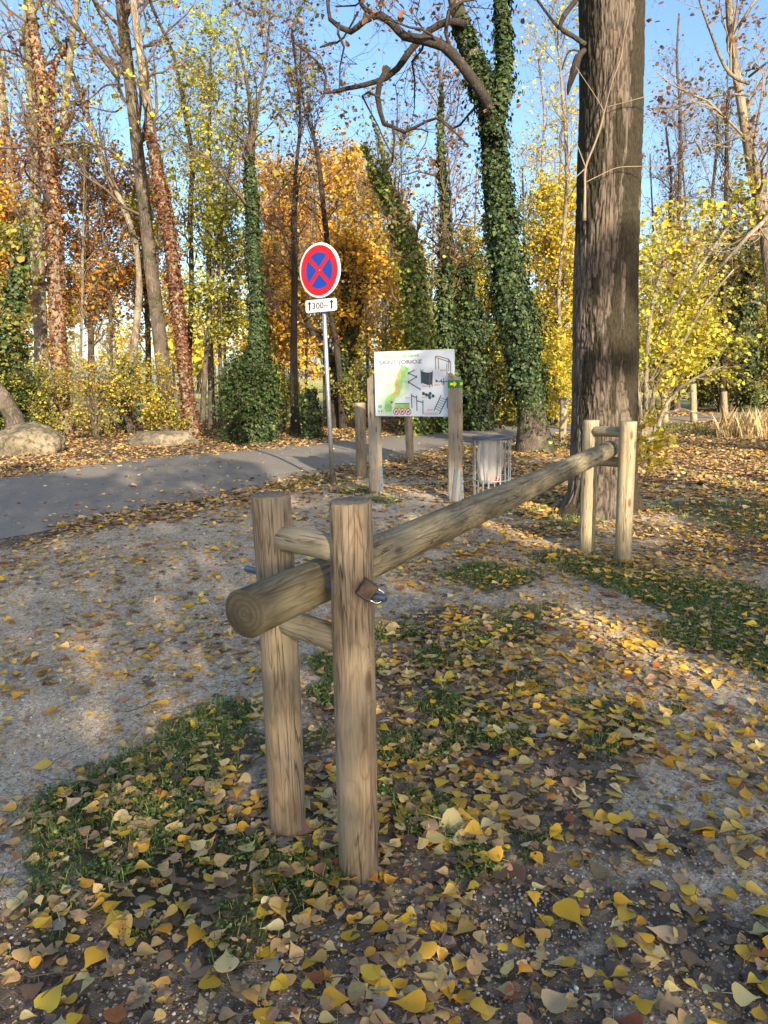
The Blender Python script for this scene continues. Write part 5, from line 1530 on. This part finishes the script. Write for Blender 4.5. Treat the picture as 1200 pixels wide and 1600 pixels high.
def disc(g, c, r, y, n=40, r_in=0.0):
    a = np.arange(n) * 2 * math.pi / n
    if r_in == 0:
        flat(g, np.stack([c[0] + np.cos(a) * r, c[1] + np.sin(a) * r], -1), y)
    else:
        V = np.concatenate([np.stack([c[0] + np.cos(a) * q, np.full(n, y), c[1] + np.sin(a) * q], -1) for q in (r, r_in)])
        j = np.arange(n); j2 = (j + 1) % n
        g.add(V, f4=np.stack([j, j2, n + j2, n + j], -1))

# ------------------------------------------------------------------ no stopping sign
sb = G(520, 757)
Ys = sb[1]
yaw = math.radians(-36)
sign = empty('no_stopping_sign', (sb[0], sb[1], 0), 'round red and blue sign with a 300 m plate on a thin pole', 'road sign', rz=yaw)
ct, cb = at(503, 380, Ys)[2], at(503, 466, Ys)[2]
dz, dr = (ct + cb) / 2, (ct - cb) / 2
ptop = at(511, 470, Ys)
lean = at(503, 423, Ys)[0] - sb[0]
Rz_ = rotz(-yaw)
topl = Rz_ @ np.array([lean * 1.0, 0, 0])
g = Geo(); tube(g, np.array([[0, 0, -0.1], [topl[0] * 0.5, topl[1] * 0.5, dz * 0.5], [topl[0], topl[1], ct - 0.06]]), 0.030, 20)
g.build('pole', M['steel'], sign)
cx, cy = topl[0], topl[1] - 0.045
g = Geo(); tube(g, np.array([[cx, cy - 0.012, dz], [cx, cy - 0.010, dz], [cx, cy + 0.014, dz], [cx, cy + 0.016, dz]]), np.array([dr - 0.004, dr, dr, dr - 0.004]), 72)
face = g.build('disc', M['white'], sign)
y = cy - 0.0135
g = Geo(); disc(g, (cx, dz), dr * 0.915, y, 72); g.build('red_ring', M['red'], face)
Ri = dr * 0.655; half = dr * 0.088
for k in range(4):
    a0 = k * math.pi / 2
    g = Geo()
    # one blue quarter between the crossed bars
    aw = math.asin(half / Ri)
    th = np.linspace(a0 - math.pi / 4 + aw, a0 + math.pi / 4 - aw, 16)
    pts = [(cx + math.cos(a0) * half * 1.414, dz + math.sin(a0) * half * 1.414)] + [(cx + math.cos(t) * Ri, dz + math.sin(t) * Ri) for t in th]
    flat(g, pts, y - 0.0015); g.build('blue_quarter', M['blue'], face)
g = Geo(); disc(g, (cx + 0.01, dz + 0.004), 0.008, y - 0.0022, 16); g.build('rivet', M['white'], face)
pw = px(50, 504, 478, Ys) / math.cos(yaw) * 1.0
pz0, pz1 = at(504, 487.5, Ys)[2], at(504, 468, Ys)[2]
pzc = (pz0 + pz1) / 2; ph = (pz1 - pz0) / 2
def rrect(g, c, hw, hh, r, y, y2):
    pts = []
    for (sx, sz, a0) in ((1, 1, 0), (-1, 1, 90), (-1, -1, 180), (1, -1, 270)):
        for t in range(0, 91, 15):
            a = math.radians(a0 + t)
            pts.append((c[0] + sx * (hw - r) + math.cos(a) * r, c[1] + sz * (hh - r) + math.sin(a) * r))
    n = len(pts)
    P_ = np.array(pts)
    V = np.concatenate([np.stack([P_[:, 0], np.full(n, y), P_[:, 1]], -1), np.stack([P_[:, 0], np.full(n, y2), P_[:, 1]], -1), [[c[0], y, c[1]], [c[0], y2, c[1]]]])
    j = np.arange(n); j2 = (j + 1) % n
    g.add(V, f4=np.stack([j, j2, n + j2, n + j], -1), f3=np.concatenate([np.stack([np.full(n, 2 * n), j2, j], -1), np.stack([np.full(n, 2 * n + 1), n + j, n + j2], -1)]))
g = Geo(); rrect(g, (cx, pzc), pw / 2, ph, 0.03, cy - 0.010, cy + 0.012)
plate = g.build('plate', M['white'], sign, smooth_shade=False)
yb = cy - 0.0115
g = Geo(); fit_text(g, '300', cx - pw * 0.27, cx + pw * 0.10, pzc - ph * 0.50, pzc + ph * 0.52, yb, bold=0.012, base=0.012)
fit_text(g, 'm', cx + pw * 0.125, cx + pw * 0.25, pzc - ph * 0.50, pzc + ph * 0.06, yb, bold=0.005, base=0.005)
g.build('lettering', M['black'], plate, smooth_shade=False)
for sx, mt in ((-1, 'logoblue'), (1, 'black')):
    g = Geo(); xx = cx + sx * pw * 0.365
    stroke(g, (xx, pzc - ph * 0.68), (xx, pzc + ph * 0.5), 0.026, yb)
    flat(g, [(xx, pzc + ph * 0.80), (xx - 0.042, pzc + ph * 0.28), (xx, pzc + ph * 0.42), (xx + 0.042, pzc + ph * 0.28)], yb - 0.0005)
    g.build('arrow', M['black'], plate, smooth_shade=False)

# ------------------------------------------------------------------ information board
LPp = G(588, 771); RPp = G(712, 783)
bl_ = np.array([LPp[0], LPp[1], 0.0]); brt = np.array([RPp[0], RPp[1], 0.0])
bvec = brt - bl_; BW = np.linalg.norm(bvec); brz = math.atan2(bvec[1], bvec[0])
board = empty('information_board', bl_, 'white fitness trail information board between two grey wooden posts', 'sign board', rz=brz)
Rb = rotz(-brz)
def bloc(p): return Rb @ (np.asarray(p, float) - bl_)
zl_top = at(579, 592, LPp[1])[2]; zr_top = at(712, 585, RPp[1])[2]
def boardpost(xc, z_left, z_right, w=0.150, dpt=0.085):
    g = Geo()
    x0, x1, y0, y1 = xc - w / 2, xc + w / 2, -dpt / 2, dpt / 2
    v = [(x0, y0, -.1), (x1, y0, -.1), (x1, y1, -.1), (x0, y1, -.1), (x0, y0, z_left), (x1, y0, z_right), (x1, y1, z_right), (x0, y1, z_left)]
    g.add(v, f4=[(0, 1, 5, 4), (1, 2, 6, 5), (2, 3, 7, 6), (3, 0, 4, 7), (4, 5, 6, 7), (3, 2, 1, 0)])
    o = g.build('post', M['greywood'], board, smooth_shade=False)
    bv = o.modifiers.new('edge', 'BEVEL'); bv.width = 0.006; bv.segments = 2
    return o
boardpost(0.0, zl_top, zl_top + 0.09); boardpost(BW, zr_top + 0.02, zr_top - 0.07)
# panel corners: its left end in front of the left post, its right end in the slot behind the right post's face
tl = at(585, 551, LPp[1] - 0.10); br_ = at(708, 651, RPp[1] + 0.06)
tr = at(710, 544, RPp[1] + 0.06); bl2 = at(591, 650, LPp[1] - 0.10)
a_, b_ = bloc(tl), bloc(tr)
PW = np.hypot(b_[0] - a_[0], b_[1] - a_[1]); pang = math.atan2(b_[1] - a_[1], b_[0] - a_[0])
pz_b = (bl2[2] + br_[2]) / 2; pz_t = (tl[2] + tr[2]) / 2; PH = pz_t - pz_b
panel = Geo()
rrect(panel, (PW / 2, PH / 2), PW / 2, PH / 2, 0.008, -0.006, 0.006)
panel = panel.build('panel', M['board'], board, loc=(a_[0], a_[1], pz_b), smooth_shade=False)
panel.rotation_euler.z = pang
def BL(cx_, cy_):
    tt = (cy_ - 115) / 450
    x0 = 195 + 22 * tt; x1 = 728 - 10 * tt
    s = (cx_ - x0) / (x1 - x0)
    top = 128 - 30 * s; bot = 560 + 5 * s
    return (s * PW, (1 - (cy_ - top) / (bot - top)) * PH)
yk = [-0.0066]
def layer(): yk[0] -= 0.00007; return yk[0]
def lines(name, mat, segs, w):
    g = Geo(); yy = layer()
    for s_ in segs:
        for p, q in zip(s_[:-1], s_[1:]):
            yy -= 0.000004
            stroke(g, BL(*p), BL(*q), w, yy)
    return g.build(name, M[mat], panel, smooth_shade=False)
def poly(name, mat, pts):
    g = Geo(); flat(g, [BL(*p) for p in pts], layer()); return g.build(name, M[mat], panel, smooth_shade=False)
def ribbon(name, mat, pts, w):
    g = Geo(); yy = layer()
    c = resample(np.array([[*BL(*p), 0.0] for p in pts]), 0.012)
    d_ = unit(np.gradient(c, axis=0)); n_ = np.stack([-d_[:, 1], d_[:, 0]], -1)
    ww = (np.interp(np.arange(len(c)), np.linspace(0, len(c) - 1, len(w)), w) * (0.75 + 0.5 * fbm(c * 30 + 3, 5, 3)))[:, None] / 2
    A_, B_ = c[:, :2] - n_ * ww, c[:, :2] + n_ * ww
    V = np.stack([A_, B_], 1).reshape(-1, 2)
    i = np.arange(len(c) - 1) * 2
    g.add(np.stack([V[:, 0], np.full(len(V), yy), V[:, 1]], -1), f4=np.stack([i, i + 2, i + 3, i + 1], -1))
    return g.build(name, M[mat], panel, smooth_shade=False)
poly('map_ground', 'mappale', [(222, 235), (440, 225), (432, 400), (340, 470), (330, 548), (228, 548)])
ribbon('map_green', 'mapgreen', [(412, 222), (392, 262), (372, 320), (366, 372), (352, 410), (318, 440), (303, 470), (300, 500), (305, 532)], [0.11, 0.10, 0.09, 0.09, 0.075, 0.08, 0.10, 0.10, 0.08])
ribbon('map_path', 'maptan', [(384, 240), (368, 280), (354, 320), (350, 350), (364, 372), (348, 405), (318, 436)], [0.03, 0.035, 0.03, 0.05, 0.06, 0.05, 0.03])
poly('green_box', 'mapgreen', [(343, 472), (440, 472), (440, 500), (343, 500)])
poly('green_box_top', 'greendark', [(343, 471), (440, 471), (440, 476), (343, 476)])
poly('brown_strip', 'maptan', [(341, 500), (441, 500), (441, 511), (341, 511)])
poly('map_marker', 'darkred', [(312, 462), (322, 458), (332, 462), (330, 472), (316, 474)])
for (c0, c1) in ((353, 530), (393, 530), (432, 530)):
    g = Geo(); c = BL(c0, c1); yy = layer(); disc(g, c, 0.040, yy, 28); pr = g.build('prohibition_disc', M['white'], panel, smooth_shade=False)
    g = Geo(); disc(g, c, 0.041, yy - 0.00002, 28, 0.031); stroke(g, (c[0] - 0.024, c[1] + 0.024), (c[0] + 0.024, c[1] - 0.024), 0.007, yy - 0.00006); g.build('prohibition_ring', M['darkred'], panel, smooth_shade=False)
    g = Geo(); stroke(g, (c[0] - 0.018, c[1] - 0.006), (c[0] + 0.016, c[1] + 0.006), 0.014, yy - 0.00003); disc(g, (c[0] + 0.012, c[1] + 0.012), 0.008, yy - 0.00004, 12); stroke(g, (c[0] - 0.01, c[1] - 0.002), (c[0] - 0.012, c[1] - 0.022), 0.007, yy - 0.000035); g.build('prohibition_symbol', M['black'], panel, smooth_shade=False)
for x_ in (239, 251):
    poly('logo', 'logoblue', [(x_ - 4, 484), (x_ + 4, 484), (x_ + 4, 506), (x_ - 4, 506)])
for x_ in (239, 257):
    g = Geo(); disc(g, BL(x_, 527), 0.010, layer(), 12); g.build('logo_dot', M['slate'], panel, smooth_shade=False)
lines('pictogram_zigzag_beam', 'slate', [[(470, 247), (430, 266), (486, 291), (431, 326), (508, 376)]], 0.011)
for q_ in ([(470, 242), (470, 252)], [(430, 258), (430, 277)], [(486, 282), (486, 300)], [(431, 318), (431, 338)], [(508, 366), (508, 384)]): lines('pictogram_beam_post', 'slate', [q_], 0.010)
poly('pictogram_climbing_wall', 'slate', [(514, 246), (535, 258), (560, 262), (588, 256), (586, 342), (560, 346), (535, 338), (516, 330)])
lines('pictogram_wall_posts', 'picbrown', [[(527, 240), (527, 250)], [(513, 240), (517, 340)], [(588, 248), (585, 358)], [(572, 260), (570, 366)]], 0.010)
lines('pictogram_bars', 'picbrown', [[(607, 150), (611, 240)], [(622, 148), (692, 168), (692, 250)], [(607, 152), (622, 148)], [(626, 165), (628, 236)], [(611, 158), (705, 190), (703, 276)], [(692, 170), (705, 190)], [(680, 200), (680, 275)]], 0.009)
lines('pictogram_seesaw', 'picbrown', [[(606, 322), (692, 322)], [(645, 305), (648, 346)], [(656, 296), (658, 346)], [(636, 312), (664, 334)]], 0.009)
poly('pictogram_seat', 'slate', [(604, 308), (622, 312), (614, 328)])
for c in ((530, 405), (548, 413), (572, 405), (590, 421), (566, 418), (570, 432)):
    g = Geo(); disc(g, BL(*c), 0.021, layer(), 16); g.build('pictogram_stump', M['slate'], panel, smooth_shade=False)
lines('pictogram_poles', 'slate', [[(452, 406), (456, 506)], [(486, 418), (488, 526)], [(526, 450), (526, 547)], [(454, 420), (486, 432)], [(487, 455), (526, 466)]], 0.011)
lines('pictogram_ladder', 'slate', [[(640, 415), (595, 523)], [(680, 430), (628, 546)], [(678, 428), (677, 506)]], 0.011)
lines('pictogram_rungs', 'slate', [[(640 - 6.3 * k, 418 + 14.6 * k), (680 - 7.3 * k, 431 + 16 * k)] for k in range(1, 7)], 0.006)
for (x0_, x1_, y0_, y1_) in ((638, 678, 238, 250), (522, 568, 348, 359), (600, 638, 341, 350), (518, 556, 427, 437), (412, 446, 431, 439), (398, 424, 322, 330), (553, 588, 512, 524)):
    g = Geo(); yy = layer(); p_, q_ = BL(x0_, y1_), BL(x1_, y0_)
    for rr_ in range(2):
        z0_ = p_[1] + (q_[1] - p_[1]) * (0.15 + 0.45 * rr_); xx = p_[0]
        while xx < q_[0] - 0.006:
            wv = random.uniform(0.006, 0.018); flat(g, [(xx, z0_), (min(xx + wv, q_[0]), z0_), (min(xx + wv, q_[0]), z0_ + 0.007), (xx, z0_ + 0.007)], yy); xx += wv + 0.004
    g.build('caption', M['orange'], panel, smooth_shade=False)
g = Geo(); yy = layer()
for rr_ in range(3):
    for xx in np.arange(535, 618, 7): stroke(g, BL(xx, 538 + rr_ * 6), BL(xx + 5, 538 + rr_ * 6), 0.004, yy)
g.build('small_print', M['silver'], panel, smooth_shade=False)
# title lettering: dark outline behind, light face in front
def title(txt, x0_, x1_, y0_, y1_, face_mat, edge_mat, bold, shear):
    p_, q_ = BL(x0_, y1_), BL(x1_, y0_)
    g = Geo(); fit_text(g, txt, p_[0] + 0.002, q_[0] + 0.002, p_[1] - 0.002, q_[1] - 0.002, layer(), shear, bold + 0.004, bold); g.build('lettering_edge', M[edge_mat], panel, smooth_shade=False)
    g = Geo(); fit_text(g, txt, p_[0], q_[0], p_[1], q_[1], layer(), shear, bold, bold); g.build('lettering', M[face_mat], panel, smooth_shade=False)
title('Parcours de santé', 255, 500, 134, 164, 'lime', 'mapgreen', 0.0, 0.15)
title('SAINT-JORIOZ', 234, 520, 172, 218, 'silver', 'shadowgrey', 0.010, 0.0)
# trail marker band with yellow arrows round the right post
g = Geo(); zb0, zb1 = at(705, 606, RPp[1])[2], at(705, 594, RPp[1])[2]
zc = (zb0 + zb1) / 2
box(g, (BW, 0, zc), (0.154, 0.089, zb1 - zb0), bev=0.002)
mk = g.build('trail_marker', M['greendark'], board, smooth_shade=False)
g = Geo(); ym = -0.0455
flat(g, [(BW + 0.045, zc), (BW + 0.008, zc + 0.034), (BW + 0.008, zc + 0.014), (BW - 0.045, zc + 0.014), (BW - 0.045, zc - 0.014), (BW + 0.008, zc - 0.014), (BW + 0.008, zc - 0.034)], ym)
g.build('arrow', M['yellow'], mk, smooth_shade=False)
g = Geo(); xm = BW + 0.0782
v = np.array([(xm, -0.032, zc), (xm, -0.002, zc + 0.032), (xm, -0.002, zc + 0.013), (xm, 0.034, zc + 0.013), (xm, 0.034, zc - 0.013), (xm, -0.002, zc - 0.013), (xm, -0.002, zc - 0.032)])
g.add(v, f3=[(0, 1, 6), (1, 2, 5), (1, 5, 6), (2, 3, 4), (2, 4, 5)]); g.build('arrow', M['yellow'], mk, smooth_shade=False)
# steel post shoes
for xc in (0.0, BW):
    for sx in (-1, 1):
        g = Geo(); xs_ = xc + sx * 0.078
        w0, w1, h_ = 0.05, 0.028, 0.36
        v = []
        for off in (0, 0.005 * sx):
            v += [(xs_ + off, -w0, 0.0), (xs_ + off, w0, 0.0), (xs_ + off, w0 * 0.8, 0.16), (xs_ + off, w1, h_), (xs_ + off, -w1, h_), (xs_ + off, -w0 * 0.8, 0.16)]
        f4 = [(i, (i + 1) % 6, 6 + (i + 1) % 6, 6 + i) for i in range(6)]
        g.add(v, f4=f4 + [(0, 1, 2, 5), (5, 2, 3, 4), (6, 11, 8, 7), (11, 10, 9, 8)])
        box(g, (xs_ + sx * 0.012, 0, 0.004), (0.03, 0.10, 0.008))
        br0 = g.build('post_shoe', M['steelpaint'], board, smooth_shade=False)
        g = Geo()
        for zz in (0.12, 0.22, 0.31):
            tube(g, np.array([[xs_ + sx * 0.004, 0, zz], [xs_ + sx * 0.014, 0, zz]]), 0.009, 6)
        g.build('bolts', M['darksteel'], br0, smooth_shade=False)
# slanting strap on the face of the right post
g = Geo(); box(g, (BW + 0.02, -0.048, 0.20), (0.05, 0.006, 0.40), np.array([[math.cos(.12), 0, math.sin(.12)], [0, 1, 0], [-math.sin(.12), 0, math.cos(.12)]]), bev=0.002)
g.build('steel_strap', M['steelpaint'], board, smooth_shade=False)
pad = G(650, 782)

# ------------------------------------------------------------------ litter bin
bb = G(768, 781)
BH = at(768, 681, bb[1])[2]
lb = empty('litter_bin', (bb[0], bb[1], 0), 'round steel rod litter bin with a clear plastic bag, beside the barrier rail', 'litter bin')
R0 = 0.235
g = Geo(); n = 48; a = np.arange(n) * 2 * math.pi / n
rings = [(0.135, BH - 0.035), (0.140, BH - 0.004), (0.150, BH), (R0, BH - 0.010), (R0 + 0.004, BH - 0.018), (R0, BH - 0.032), (0.150, BH - 0.028)]
V = np.concatenate([np.stack([np.cos(a) * r, np.sin(a) * r, np.full(n, z)], -1) for r, z in rings])
f = []
for k in range(len(rings)):
    k2 = (k + 1) % len(rings); j = np.arange(n); j2 = (j + 1) % n
    f.append(np.stack([k * n + j, k2 * n + j, k2 * n + j2, k * n + j2], -1))
g.add(V, f4=np.concatenate(f)); g.build('lid_ring', M['darksteel'], lb)
def ringbar(name, r, z, hh=0.012, tt=0.005):
    g = Geo(); th = np.linspace(0, 2 * math.pi, 41)
    tube(g, np.stack([np.cos(th) * r, np.sin(th) * r, np.full(41, z)], -1), 0.006, 6, False); return g.build(name, M['steel'], lb)
ringbar('hoop', R0 - 0.012, 0.05); ringbar('hoop', R0 - 0.012, BH * 0.33); 
for k in range(20):
    t = k / 20 * 2 * math.pi
    if 200 < math.degrees(t) < 285: zt = BH * 0.33      # the open front: rods only reach the lower hoop
    else: zt = BH - 0.03
    g = Geo(); c, s_ = math.cos(t), math.sin(t)
    box(g, (c * (R0 - 0.014), s_ * (R0 - 0.014), (zt + 0.0) / 2), (0.008, 0.016, zt), rotz(t), bev=0.001)
    g.build('upright', M['darksteel' if k % 5 == 0 else 'steel'], lb, smooth_shade=False)
g = Geo(); tube(g, np.array([[0, 0, 0.0], [0, 0, 0.02], [0, 0, 0.021]]), np.array([R0 - 0.02, R0 - 0.02, R0 - 0.03]), 40); g.build('base', M['darksteel'], lb)
def bagmat():
    m, nt, b = nodes('thin_plastic')
    n = N_(nt)
    b.inputs['Base Color'].default_value = (0.74, 0.72, 0.68, 1)
    b.inputs['Roughness'].default_value = 0.25
    b.inputs['Specular IOR Level'].default_value = 0.6
    nz = n.noise(n.scale(n.coord(), 18, 18, 3), 1.0, 3)
    nt.links.new(n.bump(nz, 0.9, 0.02), b.inputs['Normal'])
    tr_ = nt.nodes.new('ShaderNodeBsdfTransparent'); tr_.inputs[0].default_value = (0.9, 0.9, 0.9, 1)
    tl_ = nt.nodes.new('ShaderNodeBsdfTranslucent'); tl_.inputs[0].default_value = (0.5, 0.48, 0.45, 1)
    m1_ = nt.nodes.new('ShaderNodeMixShader'); m1_.inputs[0].default_value = 0.4
    nt.links.new(b.outputs[0], m1_.inputs[1]); nt.links.new(tl_.outputs[0], m1_.inputs[2])
    m2_ = nt.nodes.new('ShaderNodeMixShader'); m2_.inputs[0].default_value = 0.38
    nt.links.new(m1_.outputs[0], m2_.inputs[1]); nt.links.new(tr_.outputs[0], m2_.inputs[2])
    nt.links.new(m2_.outputs[0], nt.nodes['Material Output'].inputs[0])
    return m
M['bag'] = bagmat()
g = Geo(); n = 90; zs = np.linspace(BH * 0.27, BH - 0.02, 44); a = np.arange(n) * 2 * math.pi / n
V = []
for z_ in zs:
    t = (z_ - zs[0]) / (zs[-1] - zs[0])
    rb = 0.140 + 0.018 * math.sin(t * 3) - 0.05 * (1 - t) ** 4 - 0.01 * t
    fold = 0.004 * np.sin(a * 9 + 2 * t) + 0.003 * np.sin(a * 17 - 3 * t + 1) + 0.06 * (fbm(np.stack([np.cos(a) * 3.2, np.sin(a) * 3.2, np.full(n, t * 2.5)], -1), 8, 4) - 0.5)
    rr_ = rb + fold
    V.append(np.stack([np.cos(a) * rr_ - 0.035 + 0.02 * t, np.sin(a) * rr_ - 0.03, np.full(n, z_)], -1))
V = np.concatenate(V + [np.array([[-0.035, -0.03, zs[0] - 0.01]])])
k = np.arange(len(zs) - 1)[:, None] * n; j = np.arange(n)[None]; j2 = (j + 1) % n
f4 = np.stack([k + j, k + j2, k + n + j2, k + n + j], -1).reshape(-1, 4)
jj = np.arange(n)
g.add(V, f4=f4, f3=np.stack([np.full(n, len(V) - 1), (jj + 1) % n, jj], -1))
bag = g.build('bin_bag', M['bag'], None, loc=(bb[0], bb[1], 0))
tag(bag, 'clear crumpled plastic bag hanging inside the steel litter bin', 'bag')
# a bit of red wrapping inside the bag
g = Geo(); nn = 10
uu, vv = np.meshgrid(np.linspace(-1, 1, nn), np.linspace(-1, 1, nn)); q = np.stack([uu.ravel() * 0.05, 0.02 * np.sin(vv.ravel() * 4 + uu.ravel() * 3), vv.ravel() * 0.04], -1)
q += 0.018 * (np.stack([vn(q * 60, 1), vn(q * 60, 2), vn(q * 60, 3)], -1) - 0.5)
i = (np.arange(nn - 1)[:, None] * nn + np.arange(nn - 1)[None]).ravel()
g.add(q, f4=np.stack([i, i + 1, i + nn + 1, i + nn], -1))
tag(g.build('wrapper', M['red'], None, loc=(bb[0] - 0.01, bb[1] - 0.12, BH * 0.27 + 0.06)), 'red crumpled wrapper at the bottom of the clear bin bag', 'wrapper')

# ------------------------------------------------------------------ wooden stakes along the lane
for (u, vb, vt, w, lab, mat) in (
    (565, 746, 629, 17, 'round wooden stake between the sign pole and the board, at the lane edge', 'post'),
    (641, 722, 652, 12, 'round wooden stake seen under the information board', 'post'),
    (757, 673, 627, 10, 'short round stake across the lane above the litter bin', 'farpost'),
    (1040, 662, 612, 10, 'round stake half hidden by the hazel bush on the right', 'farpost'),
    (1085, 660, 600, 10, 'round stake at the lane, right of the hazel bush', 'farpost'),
    (1134, 657, 612, 9, 'shaded round stake at the right bend of the lane', 'post')):
    p = G(u, vb); top = at(u + (600 - u) * 0.0 - 3, vt, p[1])
    r = px(w, u, vb, p[1]) / 2
    o = log('wooden_stake', [p[0], p[1], -0.08], [top[0], p[1], top[2]], r, mat, None, n=24, chamfer=0.006, seed=int(u))
    tag(o, lab, 'stake', 'stakes along the lane')
# post with a small flat cap, left of the thick trunk
p = G(879, 690); top = at(879, 632, p[1])
cp = empty('capped_post', p, 'wooden post with a dark box on top, left of the thick trunk', 'post')
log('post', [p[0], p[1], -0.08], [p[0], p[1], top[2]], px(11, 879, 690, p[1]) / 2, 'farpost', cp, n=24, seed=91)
g = Geo(); box(g, (0, 0, top[2] + 0.06), (0.19, 0.16, 0.12), bev=0.006); g.build('box', M['greywood'], cp, smooth_shade=False)
g = Geo(); box(g, (0, 0, top[2] + 0.13), (0.24, 0.20, 0.016), bev=0.003); g.build('lid', M['darksteel'], cp, smooth_shade=False)

# dry tall grass at the right, fallen twigs in front
def dry_grass():
    c0 = G(1185, 682)
    g = Geo(); N = 420
    a = RNG.uniform(0, 6.28, N); r = 0.9 * np.sqrt(RNG.random(N))
    x, y = c0[0] + r * np.cos(a), c0[1] + r * np.sin(a) * 0.7
    h = RNG.uniform(0.2, 0.7, N); wd = 0.004
    b = RNG.uniform(0, 6.28, N); lean_ = RNG.uniform(0.05, 0.5, N) * h
    z0 = np.zeros(N)
    P_ = np.stack([np.stack([x - wd, y, z0], -1), np.stack([x + wd, y, z0], -1), np.stack([x + np.cos(b) * lean_ * .4 + wd * .7, y + np.sin(b) * lean_ * .4, h * .6], -1), np.stack([x + np.cos(b) * lean_, y + np.sin(b) * lean_, h], -1)], 1)
    f = np.array([(0, 1, 2), (0, 2, 3)])[None] + (np.arange(N) * 4)[:, None, None]
    g.add(P_.reshape(-1, 3), f3=f.reshape(-1, 3), c=np.repeat(palette([(0.5, 0.36, 0.17), (0.42, 0.30, 0.14), (0.58, 0.46, 0.25)], N), 4, 0))
    tag(g.build('dry_grass', M['grass'], None, color=True, smooth_shade=False), 'tuft of tall straw coloured dry grass by the lane on the right', 'grass', kind='stuff')
dry_grass()
def twigs():
    g = Geo()
    for k in range(70):
        u = RNG.uniform(0, 1200); v = RNG.uniform(1000, 1590)
        p = G(u, v); a = RNG.uniform(0, 6.28); L = RNG.uniform(0.05, 0.22)
        t = np.linspace(0, 1, 6)
        x = p[0] + np.cos(a) * L * t + 0.012 * np.sin(t * 5 + k); y = p[1] + np.sin(a) * L * t + 0.01 * np.cos(t * 4 + k)
        z = hgt(x, y) + 0.012 + 0.008 * RNG.random(6)
        tube(g, np.stack([x, y, z], -1), RNG.uniform(0.0008, 0.002), 5)
    tag(g.build('fallen_twigs', M['twig'], None), 'thin broken twigs lying among the leaves in front', 'twigs', kind='stuff')
twigs()
